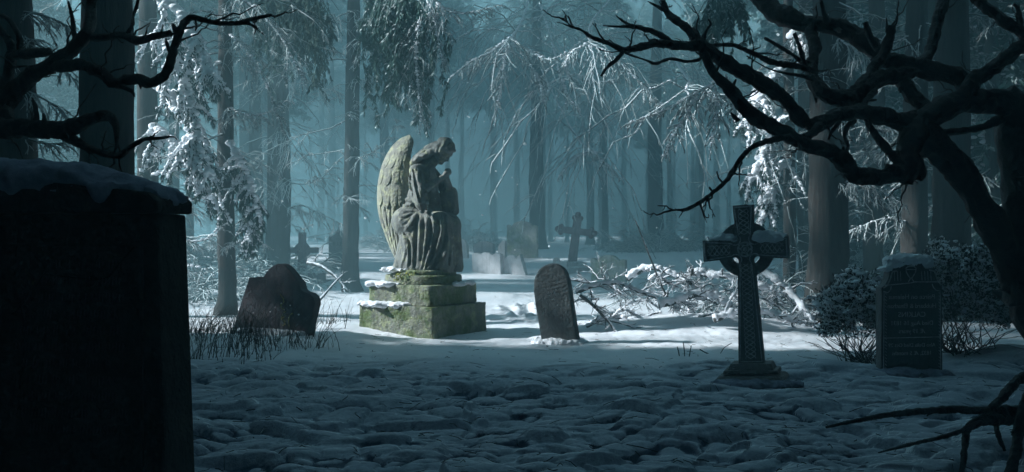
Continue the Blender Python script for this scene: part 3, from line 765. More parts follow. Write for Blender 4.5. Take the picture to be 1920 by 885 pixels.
def slab_mesh(outline, th, bevel=0.012, name='slab', sub=False):
    """closed outline [(x,z)...] in the xz plane, front face at y=-th/2, bevelled"""
    bm = bmesh.new()
    a = [bm.verts.new((x, -th / 2, z)) for x, z in outline]
    f = bm.faces.new(a); bm.normal_update()
    if f.normal.y > 0: f.normal_flip()
    r = bmesh.ops.extrude_face_region(bm, geom=[f])
    vs_ = [g for g in r['geom'] if isinstance(g, bmesh.types.BMVert)]
    bmesh.ops.translate(bm, verts=vs_, vec=(0, th, 0))
    bmesh.ops.recalc_face_normals(bm, faces=bm.faces)
    if bevel:
        es = [e for e in bm.edges if len(e.link_faces) == 2 and e.calc_face_angle(0) > 0.5]
        bmesh.ops.bevel(bm, geom=es, offset=bevel, segments=2, affect='EDGES', profile=0.6, clamp_overlap=True)
    me = bpy.data.meshes.new(name); bm.to_mesh(me); bm.free()
    return me

def slab(name, outline, th, mat, parent, bevel=0.012, loc=(0, 0, 0), rough=0.0):
    me = slab_mesh(outline, th, bevel, name); me.materials.append(M[mat])
    o = link(name, me, parent); o.location = loc
    return o

def box_mesh(w, d, h, bevel=0.015, cuts=6, rough=0.0, seed=0, taper=0.0, round_v=0.0):
    bm = bmesh.new(); bmesh.ops.create_cube(bm, size=1)
    for v_ in bm.verts:
        k = 1 - taper * (v_.co.z + .5)
        v_.co = Vector((v_.co.x * w * k, v_.co.y * d * k, (v_.co.z + .5) * h))
    if round_v:
        es = [e for e in bm.edges if abs((e.verts[0].co - e.verts[1].co).normalized().z) > .7]
        bmesh.ops.bevel(bm, geom=es, offset=round_v, segments=4, affect='EDGES', profile=0.5)
    es = [e for e in bm.edges if len(e.link_faces) == 2 and e.calc_face_angle(0) > 0.6]
    if bevel: bmesh.ops.bevel(bm, geom=es, offset=bevel, segments=2, affect='EDGES', profile=0.6)
    if rough:
        for _ in range(cuts):
            le = [e for e in bm.edges if e.calc_length() > max(0.035, max(w, d, h) / 26)]
            if not le: break
            bmesh.ops.subdivide_edges(bm, edges=le, cuts=1, use_grid_fill=True)
            if len(bm.verts) > 9000: break
        bmesh.ops.triangulate(bm, faces=[f for f in bm.faces if len(f.verts) > 4])
        c = np.array([v_.co[:] for v_ in bm.verts])
        n1 = pn(c[:, 0] * 5 + seed, c[:, 1] * 5, c[:, 2] * 5); n2 = pn(c[:, 0] * 17 + seed, c[:, 1] * 17, c[:, 2] * 17)
        bm.normal_update()
        for v_, q in zip(bm.verts, n1 * .7 + n2 * .5): v_.co += v_.normal * float(q) * rough
    me = bpy.data.meshes.new('block'); bm.to_mesh(me); bm.free()
    for p in me.polygons: p.use_smooth = bool(rough)
    return me

def add_me(name, me, mat, parent, loc=(0, 0, 0), rot=(0, 0, 0)):
    me.materials.append(M[mat]); o = link(name, me, parent); o.location = loc; o.rotation_euler = rot
    return o

def text_obj(s, size, parent, mat, loc, rot=(PI / 2, 0, 0), ext=0.003, mirror=False, name='inscription', shear=0.0, off=0.0, spacing=1.0):
    cu = bpy.data.curves.new(name, 'FONT'); cu.body = s; cu.size = size; cu.extrude = ext; cu.align_x = 'CENTER'; cu.align_y = 'CENTER'
    cu.shear = shear; cu.offset = off; cu.space_line = spacing; cu.resolution_u = 3
    o = bpy.data.objects.new('t', cu); COL.objects.link(o)
    bpy.context.view_layer.update()
    me = bpy.data.meshes.new_from_object(o.evaluated_get(bpy.context.evaluated_depsgraph_get()))
    bpy.data.objects.remove(o)
    if mirror:
        me.transform(Matrix.Scale(-1, 4, (1, 0, 0))); me.flip_normals()
    me.name = name; me.materials.clear(); me.materials.append(M[mat])
    q = link(name, me, parent); q.location = loc; q.rotation_euler = rot
    return q

def arc(cx, cz, r, a0, a1, n=8):
    return [(cx + r * math.cos(a0 + (a1 - a0) * i / n), cz + r * math.sin(a0 + (a1 - a0) * i / n)) for i in range(n + 1)]

def px_outline(pts, cx, d, yaw=0.0):
    """traced outline -> metres in the stone's own plane; z measured from the world ground level 0"""
    return [((x - cx) / F * d / math.cos(yaw), CAMZ - (y - HZ) / F * d) for x, y in pts]

def snow_blob(name, parent, pts, seed=0, mat='snow'):
    """pts: list of (x,y,z,sx,sy,sz) squashed balls merged into one heap"""
    q = np.array(pts, float); lo = (q[:, :3] - q[:, 3:]).min(0) - .03; hi = (q[:, :3] + q[:, 3:]).max(0) + .03
    h = max(0.006, (hi - lo).max() / 70)
    def fn(X, Y, Z):
        D = np.full(X.shape, 9.0, np.float32)
        for x, y, z, a, b, c in q:
            m = min(a, b, c); r = np.sqrt(((X - x) / a) ** 2 + ((Y - y) / b) ** 2 + ((Z - z) / c) ** 2)
            e = (r - 1) * m
            k = 0.04; hh = np.clip(0.5 + 0.5 * (D - e) / k, 0, 1); D = D * (1 - hh) + e * hh - k * hh * (1 - hh)
        D += 0.016 * pn(X * 9 + seed, Y * 9, Z * 9) + 0.012 * pn(X * 24 + seed, Y * 24, Z * 24) + 0.006 * pn(X * 60 + seed, Y * 60, Z * 60)
        return D
    vv, ff = surface_nets(fn, lo, hi, h)
    mb = MB(); mb.add(vv, ff); return mb.build(name, M[mat], parent)

def surface_nets(fn, lo, hi, h):
    ax = [np.arange(lo[i], hi[i] + h, h) for i in range(3)]
    X, Y, Z = np.meshgrid(*ax, indexing='ij')
    return nets_from(fn(X, Y, Z), lo, h)

def nets_from(D, lo, h):
    lo = np.asarray(lo, float)
    S = D < 0; nx, ny, nz = D.shape
    c = sum(S[i:nx - 1 + i, j:ny - 1 + j, k:nz - 1 + k].astype(np.int8) for i in (0, 1) for j in (0, 1) for k in (0, 1))
    act = (c > 0) & (c < 8)
    I = np.argwhere(act); idx = -np.ones(act.shape, np.int64); idx[act] = np.arange(len(I))
    acc = np.zeros((len(I), 3)); cnt = np.zeros(len(I))
    cor = [(i, j, k) for i in (0, 1) for j in (0, 1) for k in (0, 1)]
    for a in cor:
        for ax_ in range(3):
            if a[ax_]: continue
            b = list(a); b[ax_] = 1
            da = D[I[:, 0] + a[0], I[:, 1] + a[1], I[:, 2] + a[2]]; db = D[I[:, 0] + b[0], I[:, 1] + b[1], I[:, 2] + b[2]]
            m = (da < 0) != (db < 0); t = np.where(m, da / np.where(m, da - db, 1), 0)
            p = np.array(a, float)[None] + np.zeros((len(I), 3)); p[:, ax_] += t
            acc[m] += p[m]; cnt[m] += 1
    V = lo + (I + acc / np.maximum(cnt, 1)[:, None]) * h
    Fq = []
    for ax_ in range(3):
        sl = [slice(1, -1)] * 3; sl[ax_] = slice(0, -1); s2 = list(sl); s2[ax_] = slice(1, None)
        A = S[tuple(sl)]; B = S[tuple(s2)]
        E = np.argwhere(A != B)
        if not len(E): continue
        off = np.array([1, 1, 1]); off[ax_] = 0; E = E + off
        fl = A[tuple((E - off).T)]
        u, v = (ax_ + 1) % 3, (ax_ + 2) % 3
        def cell(du, dv):
            q = E.copy(); q[:, u] -= du; q[:, v] -= dv
            return idx[q[:, 0], q[:, 1], q[:, 2]]
        q = np.stack([cell(1, 1), cell(0, 1), cell(0, 0), cell(1, 0)], 1)
        q[~fl] = q[~fl][:, ::-1]
        q = q[(q >= 0).all(1)]; Fq.append(q)
    return V, np.concatenate(Fq)

# ---- big snow capped slab in the foreground left
d = 3.6
big = thing('slab_gravestone', 'huge black slab headstone with a snow heaped coping, cut by the left edge', 'gravestone', ((150 - 960) / F * d, d, 0), (0, 0, math.radians(-6)))
cx = 150
body = [(x, z) for x, z in px_outline([(-20, 402), (330, 402), (352, 900)], cx, d)]
x0, x1, z1 = body[0][0] - 0.02, body[1][0], body[1][1]
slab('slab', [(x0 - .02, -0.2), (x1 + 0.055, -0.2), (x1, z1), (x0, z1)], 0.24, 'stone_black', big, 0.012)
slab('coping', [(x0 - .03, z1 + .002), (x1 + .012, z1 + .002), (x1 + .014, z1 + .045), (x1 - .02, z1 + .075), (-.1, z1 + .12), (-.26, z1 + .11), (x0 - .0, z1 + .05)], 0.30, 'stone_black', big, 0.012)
# raised frame of the panel
fr_ = [(28, 465), (312, 455)]
fx0, fx1 = (28 - cx) / F * d, (306 - cx) / F * d; fz = z1 - 0.115
for (a, b, c_, e) in ((fx0, fx1, fz, fz + .012), (fx0, fx0 + .012, 0.1, fz), (fx1 - .012 + .0, fx1, 0.1, fz)):
    slab('panel_moulding', [(a, c_), (b, c_), (b, e), (a, e)], 0.012, 'stone_black', big, 0.003, (0, -0.126, 0))
sb = [(-.42, 0, z1 + .06, .16, .15, .055), (-.24, 0, z1 + .11, .2, .16, .085), (-.08, 0, z1 + .12, .2, .16, .075), (.08, 0, z1 + .09, .17, .15, .065), (.22, 0, z1 + .055, .12, .14, .05), (.30, 0, z1 + .035, .06, .13, .035),
      (-.56, 0, z1 + .03, .14, .15, .05)]
snow_blob('snow_cap', big, sb, 3, 'snow_shaded')
# weathered traces of lettering: rows of short cut strokes
rl = np.random.default_rng(9); mb = MB()
for i in range(11):
    zc = fz - 0.065 - i * 0.058; wl = rl.uniform(.26, .42); x = -wl / 2 + (fx0 + fx1) / 2
    while x < wl / 2 + (fx0 + fx1) / 2:
        if rl.uniform() < .86:
            hh = rl.uniform(.011, .018)
            A = np.array([[x, -.1235, zc - hh], [x + .003, -.1235, zc + hh]]); 
            mb.tubes(A[None], np.full((1, 2), .0022), 4)
            if rl.uniform() < .6:
                A = np.array([[x, -.1235, zc + hh * rl.choice([-1, 0, 1])], [x + .011, -.1235, zc + hh * rl.uniform(-1, 1)]]); mb.tubes(A[None], np.full((1, 2), .0018), 4)
        x += .0125 if rl.uniform() < .85 else .024
mb.build('worn_inscription', M['stone_dark'], big)
cr = MB()
for pl in ([(100, 478), (118, 500), (104, 530), (72, 570), (55, 585)], [(288, 462), (262, 490), (240, 515), (210, 520), (120, 512)], [(72, 560), (80, 640), (70, 720)], [(60, 400), (66, 450), (62, 480)]):
    q = [[(x - cx) / F * d, -0.1225, CAMZ - (y - HZ) / F * d, .0028] for x, y in pl]; cr.limb(q, 5, 0.5, 40, step=.02)
cr.build('crack', M['carved'], big)

def stone(name, label, pts, d, th, mat, yaw=0, cat='gravestone', group=None, bevel=0.015, deep=0.15, pitch=0.0, cx=None):
    """a headstone from its traced outline at its own distance; last and first points are its two feet"""
    cx = cx or sum(p[0] for p in pts) / len(pts); yw = math.radians(yaw)
    x, y = (cx - 960) / F * d, d
    t = thing(name, label, cat, (x, y, 0), (pitch, 0, yw), group)
    ol = px_outline(pts, cx, d, yw)
    b0, b1 = ol[0], ol[-1]
    e0 = ol[1]; e1 = ol[-2]
    g = sink(x, y) - deep
    def down(b, e):
        k = (b[1] - g) / max(1e-3, (e[1] - b[1])); k = min(max(k, 0), 1.2)
        return (b[0] - (e[0] - b[0]) * k, b[1] - (e[1] - b[1]) * k)
    ol = [down(b0, e0)] + ol[1:-1] + [down(b1, e1)]
    s = slab('slab', ol, th, mat, t, bevel)
    return t, s, ol

def smoothpts(pts, keep=()):
    q = spline(np.array([(x, y, 0.0) for x, y in pts]), 4.0)
    return [(a[0], a[1]) for a in q]

# ---- tilted broken headstone, left
top = [(468, 521), (497, 519)] + smoothpts([(498, 519), (506, 508), (518, 498), (532, 494), (546, 501), (558, 513), (567, 524)]) + [(571, 527), (575, 541), (581, 545), (591, 548)] + smoothpts([(592, 548), (600, 555), (603, 566)])
tl, s, ol = stone('tilted_gravestone', 'dark tilted headstone with round head and broken notch, half sunk at the dark spruce trunk', [(438, 606)] + top + [(585, 640)], 11.3, 0.13, 'stone_dark', -22, cx=520)
mb = MB()
for x, y in ((0.14, .45), (.20, .36), (-.05, .42), (.02, .47), (.22, .50), (-.28, .40), (.10, .52)): mb.lumps([[x, -.066, y - .1]], [[.008, .004, .008]])
mb.build('snow_cover', M['snow'], tl)
mb = MB()
for k in range(60):
    z = .16 + k * .006; x = 0.14 + .02 * math.sin(k * .3) - z * .05
    mb.blades([[x, -.067, z]], [[x + RNG.normal() * .02, -.075, z + .02]], .01)
for k in range(40):
    a = k / 40 * 2.2; mb.blades([[.245 - .05 * math.sin(a) , -.067, .2 + .1 * math.cos(a)]], [[.25 - .05 * math.sin(a) + .01, -.078, .2 + .1 * math.cos(a) + .02]], .012)
mb.build('ivy_sprig', M['moss'], tl, smooth=False)

# ---- leaning round-headed stone, centre
pts = [(1021, 641)] + [(1009, 570), (1006, 545)] + smoothpts([(1006, 540), (1008, 522), (1016, 506), (1028, 497), (1043, 494), (1056, 499), (1065, 508), (1071, 524), (1074, 540)]) + [(1083, 602), (1090, 645)]
lean, s, ol = stone('leaning_gravestone', 'slate headstone with a round head leaning alone in front of the white clearing', [(x - 3, y) for x, y in pts], 10.9, 0.12, 'stone_slate', -17, cx=1045, bevel=0.022)
lean['label'] = 'grey slate round-headed headstone leaning alone, tallest stone between statue and ring cross'
mb = MB(); rl = np.random.default_rng(4)
for i in range(6):
    x = -.12 + rl.uniform(0, .03)
    while x < .1:
        mb.tubes(np.array([[[x, -.0605, .70 - i * .045 + x * .25], [x + .018, -.0605, .71 - i * .045 + x * .25]]]), np.full((1, 2), .0025), 4); x += rl.uniform(.02, .035)
mb.build('worn_inscription', M['stone_dark'], lean)

# ---- far headstones
t, s, ol = stone('shouldered_gravestone', 'tall grey green-streaked headstone with round head and shoulders, largest of the far row', [(951, 481), (952, 422), (956, 421), (959, 425)] + smoothpts([(960, 424), (966, 418), (974, 415), (984, 415), (993, 418), (999, 424)]) + [(1001, 422), (1008, 424), (1008, 481)], 26.0, 0.16, 'stone_streak', -16)
t, s, ol = stone('worn_gravestone', 'wide grey ribbed headstone with uneven top just right of the statue plinth', [(888, 513), (887, 476), (896, 474), (903, 477)] + [(910, 473), (920, 474), (926, 478), (932, 474), (941, 476), (942, 513)], 22.2, 0.14, 'stone_pale', -30)
t, s, ol = stone('broken_gravestone', 'small crooked pale headstone leaning against the wide ribbed one', [(946, 512), (943, 488), (949, 484), (958, 478), (966, 479), (970, 483), (977, 476), (987, 512)], 22.0, 0.12, 'stone_pale', -34)
t, s, ol = stone('small_gravestone', 'small round topped headstone glimpsed close behind the kneeling angel', [(853, 475), (853, 455), (858, 448), (866, 447), (873, 451), (877, 460), (878, 475)], 25.8, 0.12, 'stone_pale', -20)
t, s, ol = stone('low_gravestone', 'low squared headstone with rounded head behind the wide ribbed stone', [(890, 478), (890, 460), (894, 457), (900, 453), (912, 452), (920, 455), (926, 458), (927, 478)], 25.0, 0.14, 'stone_grey', -26)
t, s, ol = stone('narrow_gravestone', 'narrow pale headstone squeezed beside the tall green-streaked headstone', [(936, 482), (936, 463), (940, 455), (945, 450), (949, 452), (949, 482)], 25.6, 0.12, 'stone_pale', -24)
pts = [(1112, 532), (1110, 488), (1113, 484), (1118, 486), (1122, 489)] + smoothpts([(1123, 487), (1130, 481), (1140, 478), (1152, 480), (1159, 486)]) + [(1162, 489), (1166, 486), (1172, 487), (1173, 532)]
t, s, ol = stone('stained_gravestone', 'shouldered headstone with mauve stained top standing behind the heap of snowy branches', pts, 20.0, 0.14, 'stone_streak', -26)
t, s, ol = stone('stump_stone', 'tiny pale marker stone peeping over the leaning slate headstone', [(1037, 497), (1037, 487), (1040, 483), (1047, 483), (1050, 488), (1050, 497)], 22.8, 0.12, 'stone_pale', -10)
t, s, ol = stone('rip_gravestone', 'narrow grey headstone with arched head lettered R.I.P beside a misty trunk', [(617, 505), (617, 444), (621, 442), (629, 440)] + smoothpts([(629, 440), (631, 434), (636, 431), (641, 434), (643, 440)]) + [(645, 441), (645, 505)], 23.0, 0.12, 'stone_misty', -8, cx=631)
text_obj('R.I.P.', 0.135, t, 'carved', (0.06, -0.0625, 0.98))
mb = MB()
for zz, ww in ((1.19, .15), (1.115, .12), (1.085, .10)):
    for q_ in np.arange(.06 - ww / 2, .06 + ww / 2, .018): mb.tubes(np.array([[[q_, -.0615, zz - .009], [q_ + .007, -.0615, zz + .009]]]), np.full((1, 2), .003), 4)
mb.build('worn_inscription', M['carved'], t)
slab('carved_cross', [(.083, 1.17), (.097, 1.17), (.097, 1.235), (.12, 1.235), (.12, 1.25), (.097, 1.25), (.097, 1.28), (.083, 1.28), (.083, 1.25), (.06, 1.25), (.06, 1.235), (.083, 1.235)], 0.01, 'carved', t, 0, (-0.03, -0.062, .06))

# ---- small ring cross on steps, far left
def cross_outline(sw, span, ah, zc, ztop, zbot, flare=0.0):
    s2, p2, a2 = sw / 2, span / 2, ah / 2
    return [(-s2 - flare, zbot), (-s2, zc - a2), (-p2, zc - a2), (-p2, zc + a2), (-s2, zc + a2), (-s2, ztop), (s2, ztop), (s2, zc + a2), (p2, zc + a2), (p2, zc - a2), (s2, zc - a2), (s2 + flare, zbot)]
def ring_mesh(ro, ri, th, n=40):
    mb = MB(); a = np.linspace(0, 2 * PI, n, endpoint=False)
    V = np.concatenate([np.stack([r * np.cos(a), np.full(n, y), r * np.sin(a)], 1) for r, y in ((ro, -th / 2), (ro, th / 2), (ri, th / 2), (ri, -th / 2))])
    j = np.arange(n); j2 = (j + 1) % n
    mb.add(V, [np.stack([k * n + j, k * n + j2, ((k + 1) % 4) * n + j2, ((k + 1) % 4) * n + j], 1) for k in range(4)])
    return mb.mesh('ring', False)
d = 21.0; x = (567 - 960) / F * d; g0 = gz(x, d)
cr1 = thing('small_ring_cross', 'slim mauve-grey stone ring cross on steps beyond the tilted headstone', 'stone cross', (x, d, g0), (0, 0, math.radians(-12)))
zc = CAMZ - (469 - HZ) / F * d - g0; zt = CAMZ - (436 - HZ) / F * d - g0
slab('cross', cross_outline(.135, .70, .115, zc, zt, .18, .03), .13, 'stone_mauve', cr1, .01)
add_me('ring', ring_mesh(.165, .095, .10), 'stone_mauve', cr1, (0, 0, zc))
for w_, h_, z_ in ((.62, .16, 0.02), (.86, .14, -.12)): 
    st = add_me('step', box_mesh(w_, w_ * .8, h_, .01, rough=.006, seed=w_), 'stone_mauve', cr1, (.12, 0, z_))
snow_blob('snow_cover', cr1, [(.1, 0, .19, .3, .22, .02), (.1, -.2, .03, .36, .12, .02)], 2)

# ---- leaning cross with budded ends
d = 22.6; x = (1071 - 960) / F * d; g0 = gz(x, d); px = d / F
cr2 = thing('leaning_budded_cross', 'weathered stone cross with lobed arm ends leaning right above its steps', 'stone cross', (x, d, g0), (0, math.radians(7), 0))
H_ = (508 - 397) * px
zc = (508 - 433) * px
slab('cross', cross_outline(.185, 56 * px, .15, zc, H_ - .12, 0, .015), .13, 'stone_mauve', cr2, .012)
mb = MB()
for (bx, bz, dx, dz) in ((0, H_ - .12, 0, 1), (-30 * px, zc, -1, 0), (30 * px, zc, 1, 0)):
    for (a, b, r) in ((.06, 0, .07), (-.015, .075, .06), (-.015, -.075, .06)):
        mb.lumps([[bx + dx * a + dz * b, 0, bz + dz * a + dx * b]], [[r, .07, r]], rough=.12)
mb.build('arm_lobes', M['stone_mauve'], cr2)
cs = thing('cross_steps', 'two pale square stone steps under the leaning lobed cross', 'stone steps', (x + .02, d, g0), (0, 0, math.radians(38)))
add_me('step', box_mesh(.80, .50, .14, .012, rough=.008, seed=3), 'stone_pale', cs, (0, 0, -.05), (0, math.radians(3), 0)); add_me('step', box_mesh(.62, .38, .11, .012, rough=.008, seed=5), 'stone_pale', cs, (-.02, 0, .092), (0, math.radians(3), 0))
snow_blob('snow_cover', cs, [(0, 0, .20, .28, .16, .02), (0.06, -.2, .09, .3, .06, .02)], 5)

# ---- tall carved ring cross, right
d = 8.0; px = d / F; x = (1412 - 960) / F * d; g0 = gz(x, d)
cel = thing('carved_ring_cross', 'tall dark ring cross carved with knotwork standing on a stepped foot', 'stone cross', (x, d, 0), (0, math.radians(-3.0), math.radians(-20)))
zb = CAMZ - (718 - HZ) * px; zs = CAMZ - (680 - HZ) * px; zc = CAMZ - (467 - HZ) * px; zt = CAMZ - (384 - HZ) * px
SW, AH, SP, TH = .160, .170, .68, .115
def celtic_outline(o=0.0, sp=SP, zt_=None, zb_=None):
    """cross with hollowed armpits; o shrinks it inward"""
    s2, a2, p2 = SW / 2 - o, AH / 2 - o, sp / 2 - o; r = .036 + o * .5; zT = (zt_ or zt) - o; zB = (zb_ or zs) + o
    L = [(-s2 - .022, zB)]
    def pit(cx_, cz_, a0, a1): return arc(cx_, cz_, r, a0, a1, 8)
    L += pit(-s2 - .012, zc - a2 - .012, math.radians(-45), math.radians(135 - 0), )
    L += [(-p2, zc - a2 - .004), (-p2, zc + a2 + .004)]
    L += pit(-s2 - .012, zc + a2 + .012, math.radians(-135), math.radians(45))
    L += [(-s2 - .004, zT), (s2 + .004, zT)]
    L += pit(s2 + .012, zc + a2 + .012, math.radians(135), math.radians(315))
    L += [(p2, zc + a2 + .004), (p2, zc - a2 - .004)]
    L += pit(s2 + .012, zc - a2 - .012, math.radians(45), math.radians(225))
    L += [(s2 + .022, zB)]
    return L
slab('cross', celtic_outline(), TH, 'stone_cross', cel, .008)
add_me('ring', ring_mesh(.225, .135, TH * .72, 56), 'stone_cross', cel, (0, 0, zc))
# raised border, drawn as a bead that follows the outline a little inside it
ob = celtic_outline(.016); bq = np.array([(a, -TH / 2 - .001, b) for a, b in ob] + [(ob[0][0], -TH / 2 - .001, ob[0][1])])
mb = MB()
for a, b in zip(bq[:-1], bq[1:]): mb.tubes(np.array([[a, b]]), np.full((1, 2), .0055), 6)
mb.build('border_bead', M['carved_lit'], cel)
mb = MB(); th_ = np.linspace(0, 2 * PI, 40)
for r_, q in ((.056, .008), (.030, .005)): mb.tubes(np.array([np.stack([r_ * np.cos(th_), np.full(40, -TH / 2 - .004), zc + r_ * np.sin(th_)], 1)]), np.full((1, 40), q), 6)
mb.lumps([[0, -TH / 2, zc]], [[.02, .012, .02]], rough=.1)
for k in range(6): mb.lumps([[.04 * math.cos(k), -TH / 2, zc + .04 * math.sin(k)]], [[.011, .006, .011]], rough=.1)
mb.build('boss', M['carved_lit'], cel)
# knotwork: interlaced strands on shaft, head and arms
mb = MB()
def knot(cx_, z0, z1, w, along='z', per=.075):
    n = int(abs(z1 - z0) / .004); s = np.linspace(z0, z1, n)
    for ph in (0, PI / 2, PI, 3 * PI / 2):
        u = w * np.sin((s - z0) / per * PI + ph); y = -TH / 2 - .002 - .003 * np.cos((s - z0) / per * 2 * PI + ph * 2)
        pts_ = np.stack([cx_ + u, y, s], 1) if along == 'z' else np.stack([s, y, cx_ + u], 1)
        mb.tubes(pts_[None], np.full((1, n), .0042), 5)
    for k in range(int(abs(z1 - z0) / per)):
        c = z0 + (k + .5) * per * np.sign(z1 - z0)
        mb.lumps([[cx_, -TH / 2, c] if along == 'z' else [c, -TH / 2, cx_]], [[.007, .005, .007]], rough=.2)
knot(0, zs + .04, zc - .12, .040); knot(0, zc + .12, zt - .03, .040); knot(zc, -.30, -.12, .040, 'x'); knot(zc, .12, .30, .040, 'x')
mb.build('knotwork', M['carved_lit'], cel)
for w_, z_, h_, tp_ in ((.36, zs - .045, .05, .12), (.44, zs - .075, .03, .05), (.56, zs - .115, .025, .15), (.50, -.12, zs, 0)):
    add_me('foot_step', box_mesh(w_, w_ * .72, h_ if w_ != .50 else zs - .115 + .12, .006, rough=.003, seed=w_ * 9, taper=tp_), 'stone_cross', cel, (0, 0, z_))
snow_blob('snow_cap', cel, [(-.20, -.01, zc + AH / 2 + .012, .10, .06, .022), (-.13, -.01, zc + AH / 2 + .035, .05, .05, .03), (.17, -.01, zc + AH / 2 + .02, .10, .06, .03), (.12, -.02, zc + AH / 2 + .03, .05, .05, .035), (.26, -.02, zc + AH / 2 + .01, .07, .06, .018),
                            (.2, -.055, zc + AH / 2 - .015, .08, .018, .02)], 7)

# ---- urn headstone, right, lettering cut the wrong way round
d = 8.4; px = d / F; cx = 1704; x = (cx - 960) / F * d; g0 = gz(x, d)
urn = thing('urn_gravestone', 'black headstone carved with an urn, snow on its head, between two frosted bushes', 'gravestone', (x, d, 0), (0, 0, math.radians(7)))
pts = [(1644, 712), (1644, 540)] + smoothpts([(1645, 538), (1652, 533), (1658, 520), (1661, 507), (1668, 503), (1674, 503)]) + smoothpts([(1675, 503), (1682, 492), (1694, 486), (1706, 485), (1720, 490), (1728, 500), (1732, 504)]) + smoothpts([(1733, 504), (1748, 503), (1752, 512), (1757, 524), (1764, 530)]) + [(1765, 712)]
ol = px_outline(pts, cx, d); ol[0] = (ol[0][0], g0 - .2); ol[-1] = (ol[-1][0], g0 - .2)
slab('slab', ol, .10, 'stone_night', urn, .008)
def U(x_, y_): return ((x_ - cx) * px, CAMZ - (y_ - HZ) * px)
mb = MB(); y0 = -.052
def bead(pl, r=.0045, close=False):
    q = [(*U(a, b),) for a, b in pl]; q3 = np.array([[a, y0, b] for a, b in q]); 
    for a, b in zip(q3[:-1], q3[1:]): mb.tubes(np.array([[a, b]]), np.full((1, 2), r), 5)
bead([(1648, 539), (1656, 534), (1662, 520), (1665, 509), (1674, 507)], .006); bead([(1762, 534), (1754, 524), (1749, 508), (1738, 506)], .006)
bead([(1651, 534), (1700, 530), (1710, 528), (1762, 528)], .005); bead([(1648, 545), (1656, 548), (1662, 542), (1663, 536)], .004); bead([(1760, 545), (1752, 544), (1746, 538), (1744, 532)], .004)
bead([(1649, 545), (1648, 700)], .0035); bead([(1760, 545), (1761, 700)], .0035); bead([(1649, 632), (1762, 631)], .004)
for i_ in range(26): bead([(1651, 548 + i_ * 6), (1654, 551 + i_ * 6)], .003); bead([(1757, 548 + i_ * 6), (1760, 551 + i_ * 6)], .003)
for xx in (1669, 1675, 1681, 1723, 1729, 1735, 1741): bead([(xx, 508), (xx + 1, 526)], .0025)
bead([(1697, 528), (1701, 521), (1698, 518), (1693, 510), (1692, 502), (1697, 499), (1707, 499), (1712, 502), (1711, 510), (1706, 518), (1703, 521), (1708, 528)], .0045); bead([(1693, 505), (1711, 505)], .004); bead([(1699, 499), (1702, 494), (1705, 499)], .004)
mb.build('urn_relief', M['carved_lit'], urn)
for s_, yy, sz in (('Peirce on Helenus', 556, .056), ('Hubbard & Elnathan', 573, .054), ('CALKINS', 589, .062), ('Died Aug 16 1831', 605, .052), ('Æ 19 years', 620, .052), ('Also Delia Died Oct 29', 646, .044), ('1832, Æ 5 months', 661, .048)):
    z_ = U(0, yy)[1]
    o = text_obj(s_, sz, urn, 'carved_lit', (0, -.0505, z_), ext=.002, mirror=True, name='inscription')
    wd = o.dimensions.x; mxw = .44
    if wd > mxw: o.scale.x = mxw / wd
snow_blob('snow_cap', urn, [(-.02, 0, U(0, 484)[1], .14, .065, .03), (-.10, 0, U(0, 494)[1], .08, .06, .03), (.08, 0, U(0, 490)[1], .08, .06, .035), (-.19, 0, U(0, 503)[1], .07, .055, .03), (.14, 0, U(0, 497)[1], .06, .05, .03), (.02, -.03, U(0, 488)[1], .13, .035, .04)], 4)
# ================================================================== kneeling angel on its plinth
AD = 12.0
KX = AD / F / 2.107                     # metres per unit of the drawing grid
ax0 = (640 + 325 / 2.107 - 960) / F * AD
az0 = CAMZ - ((230 + 580 / 2.107) - HZ) / F * AD      # foot of the figure
ang = thing('angel_monument', 'grey lichened stone angel kneeling in prayer on a mossy stepped plinth', 'statue', (ax0, AD, 0))
def G2(cx_, cy_): return ((cx_ - 325) * KX, (580 - cy_) * KX)

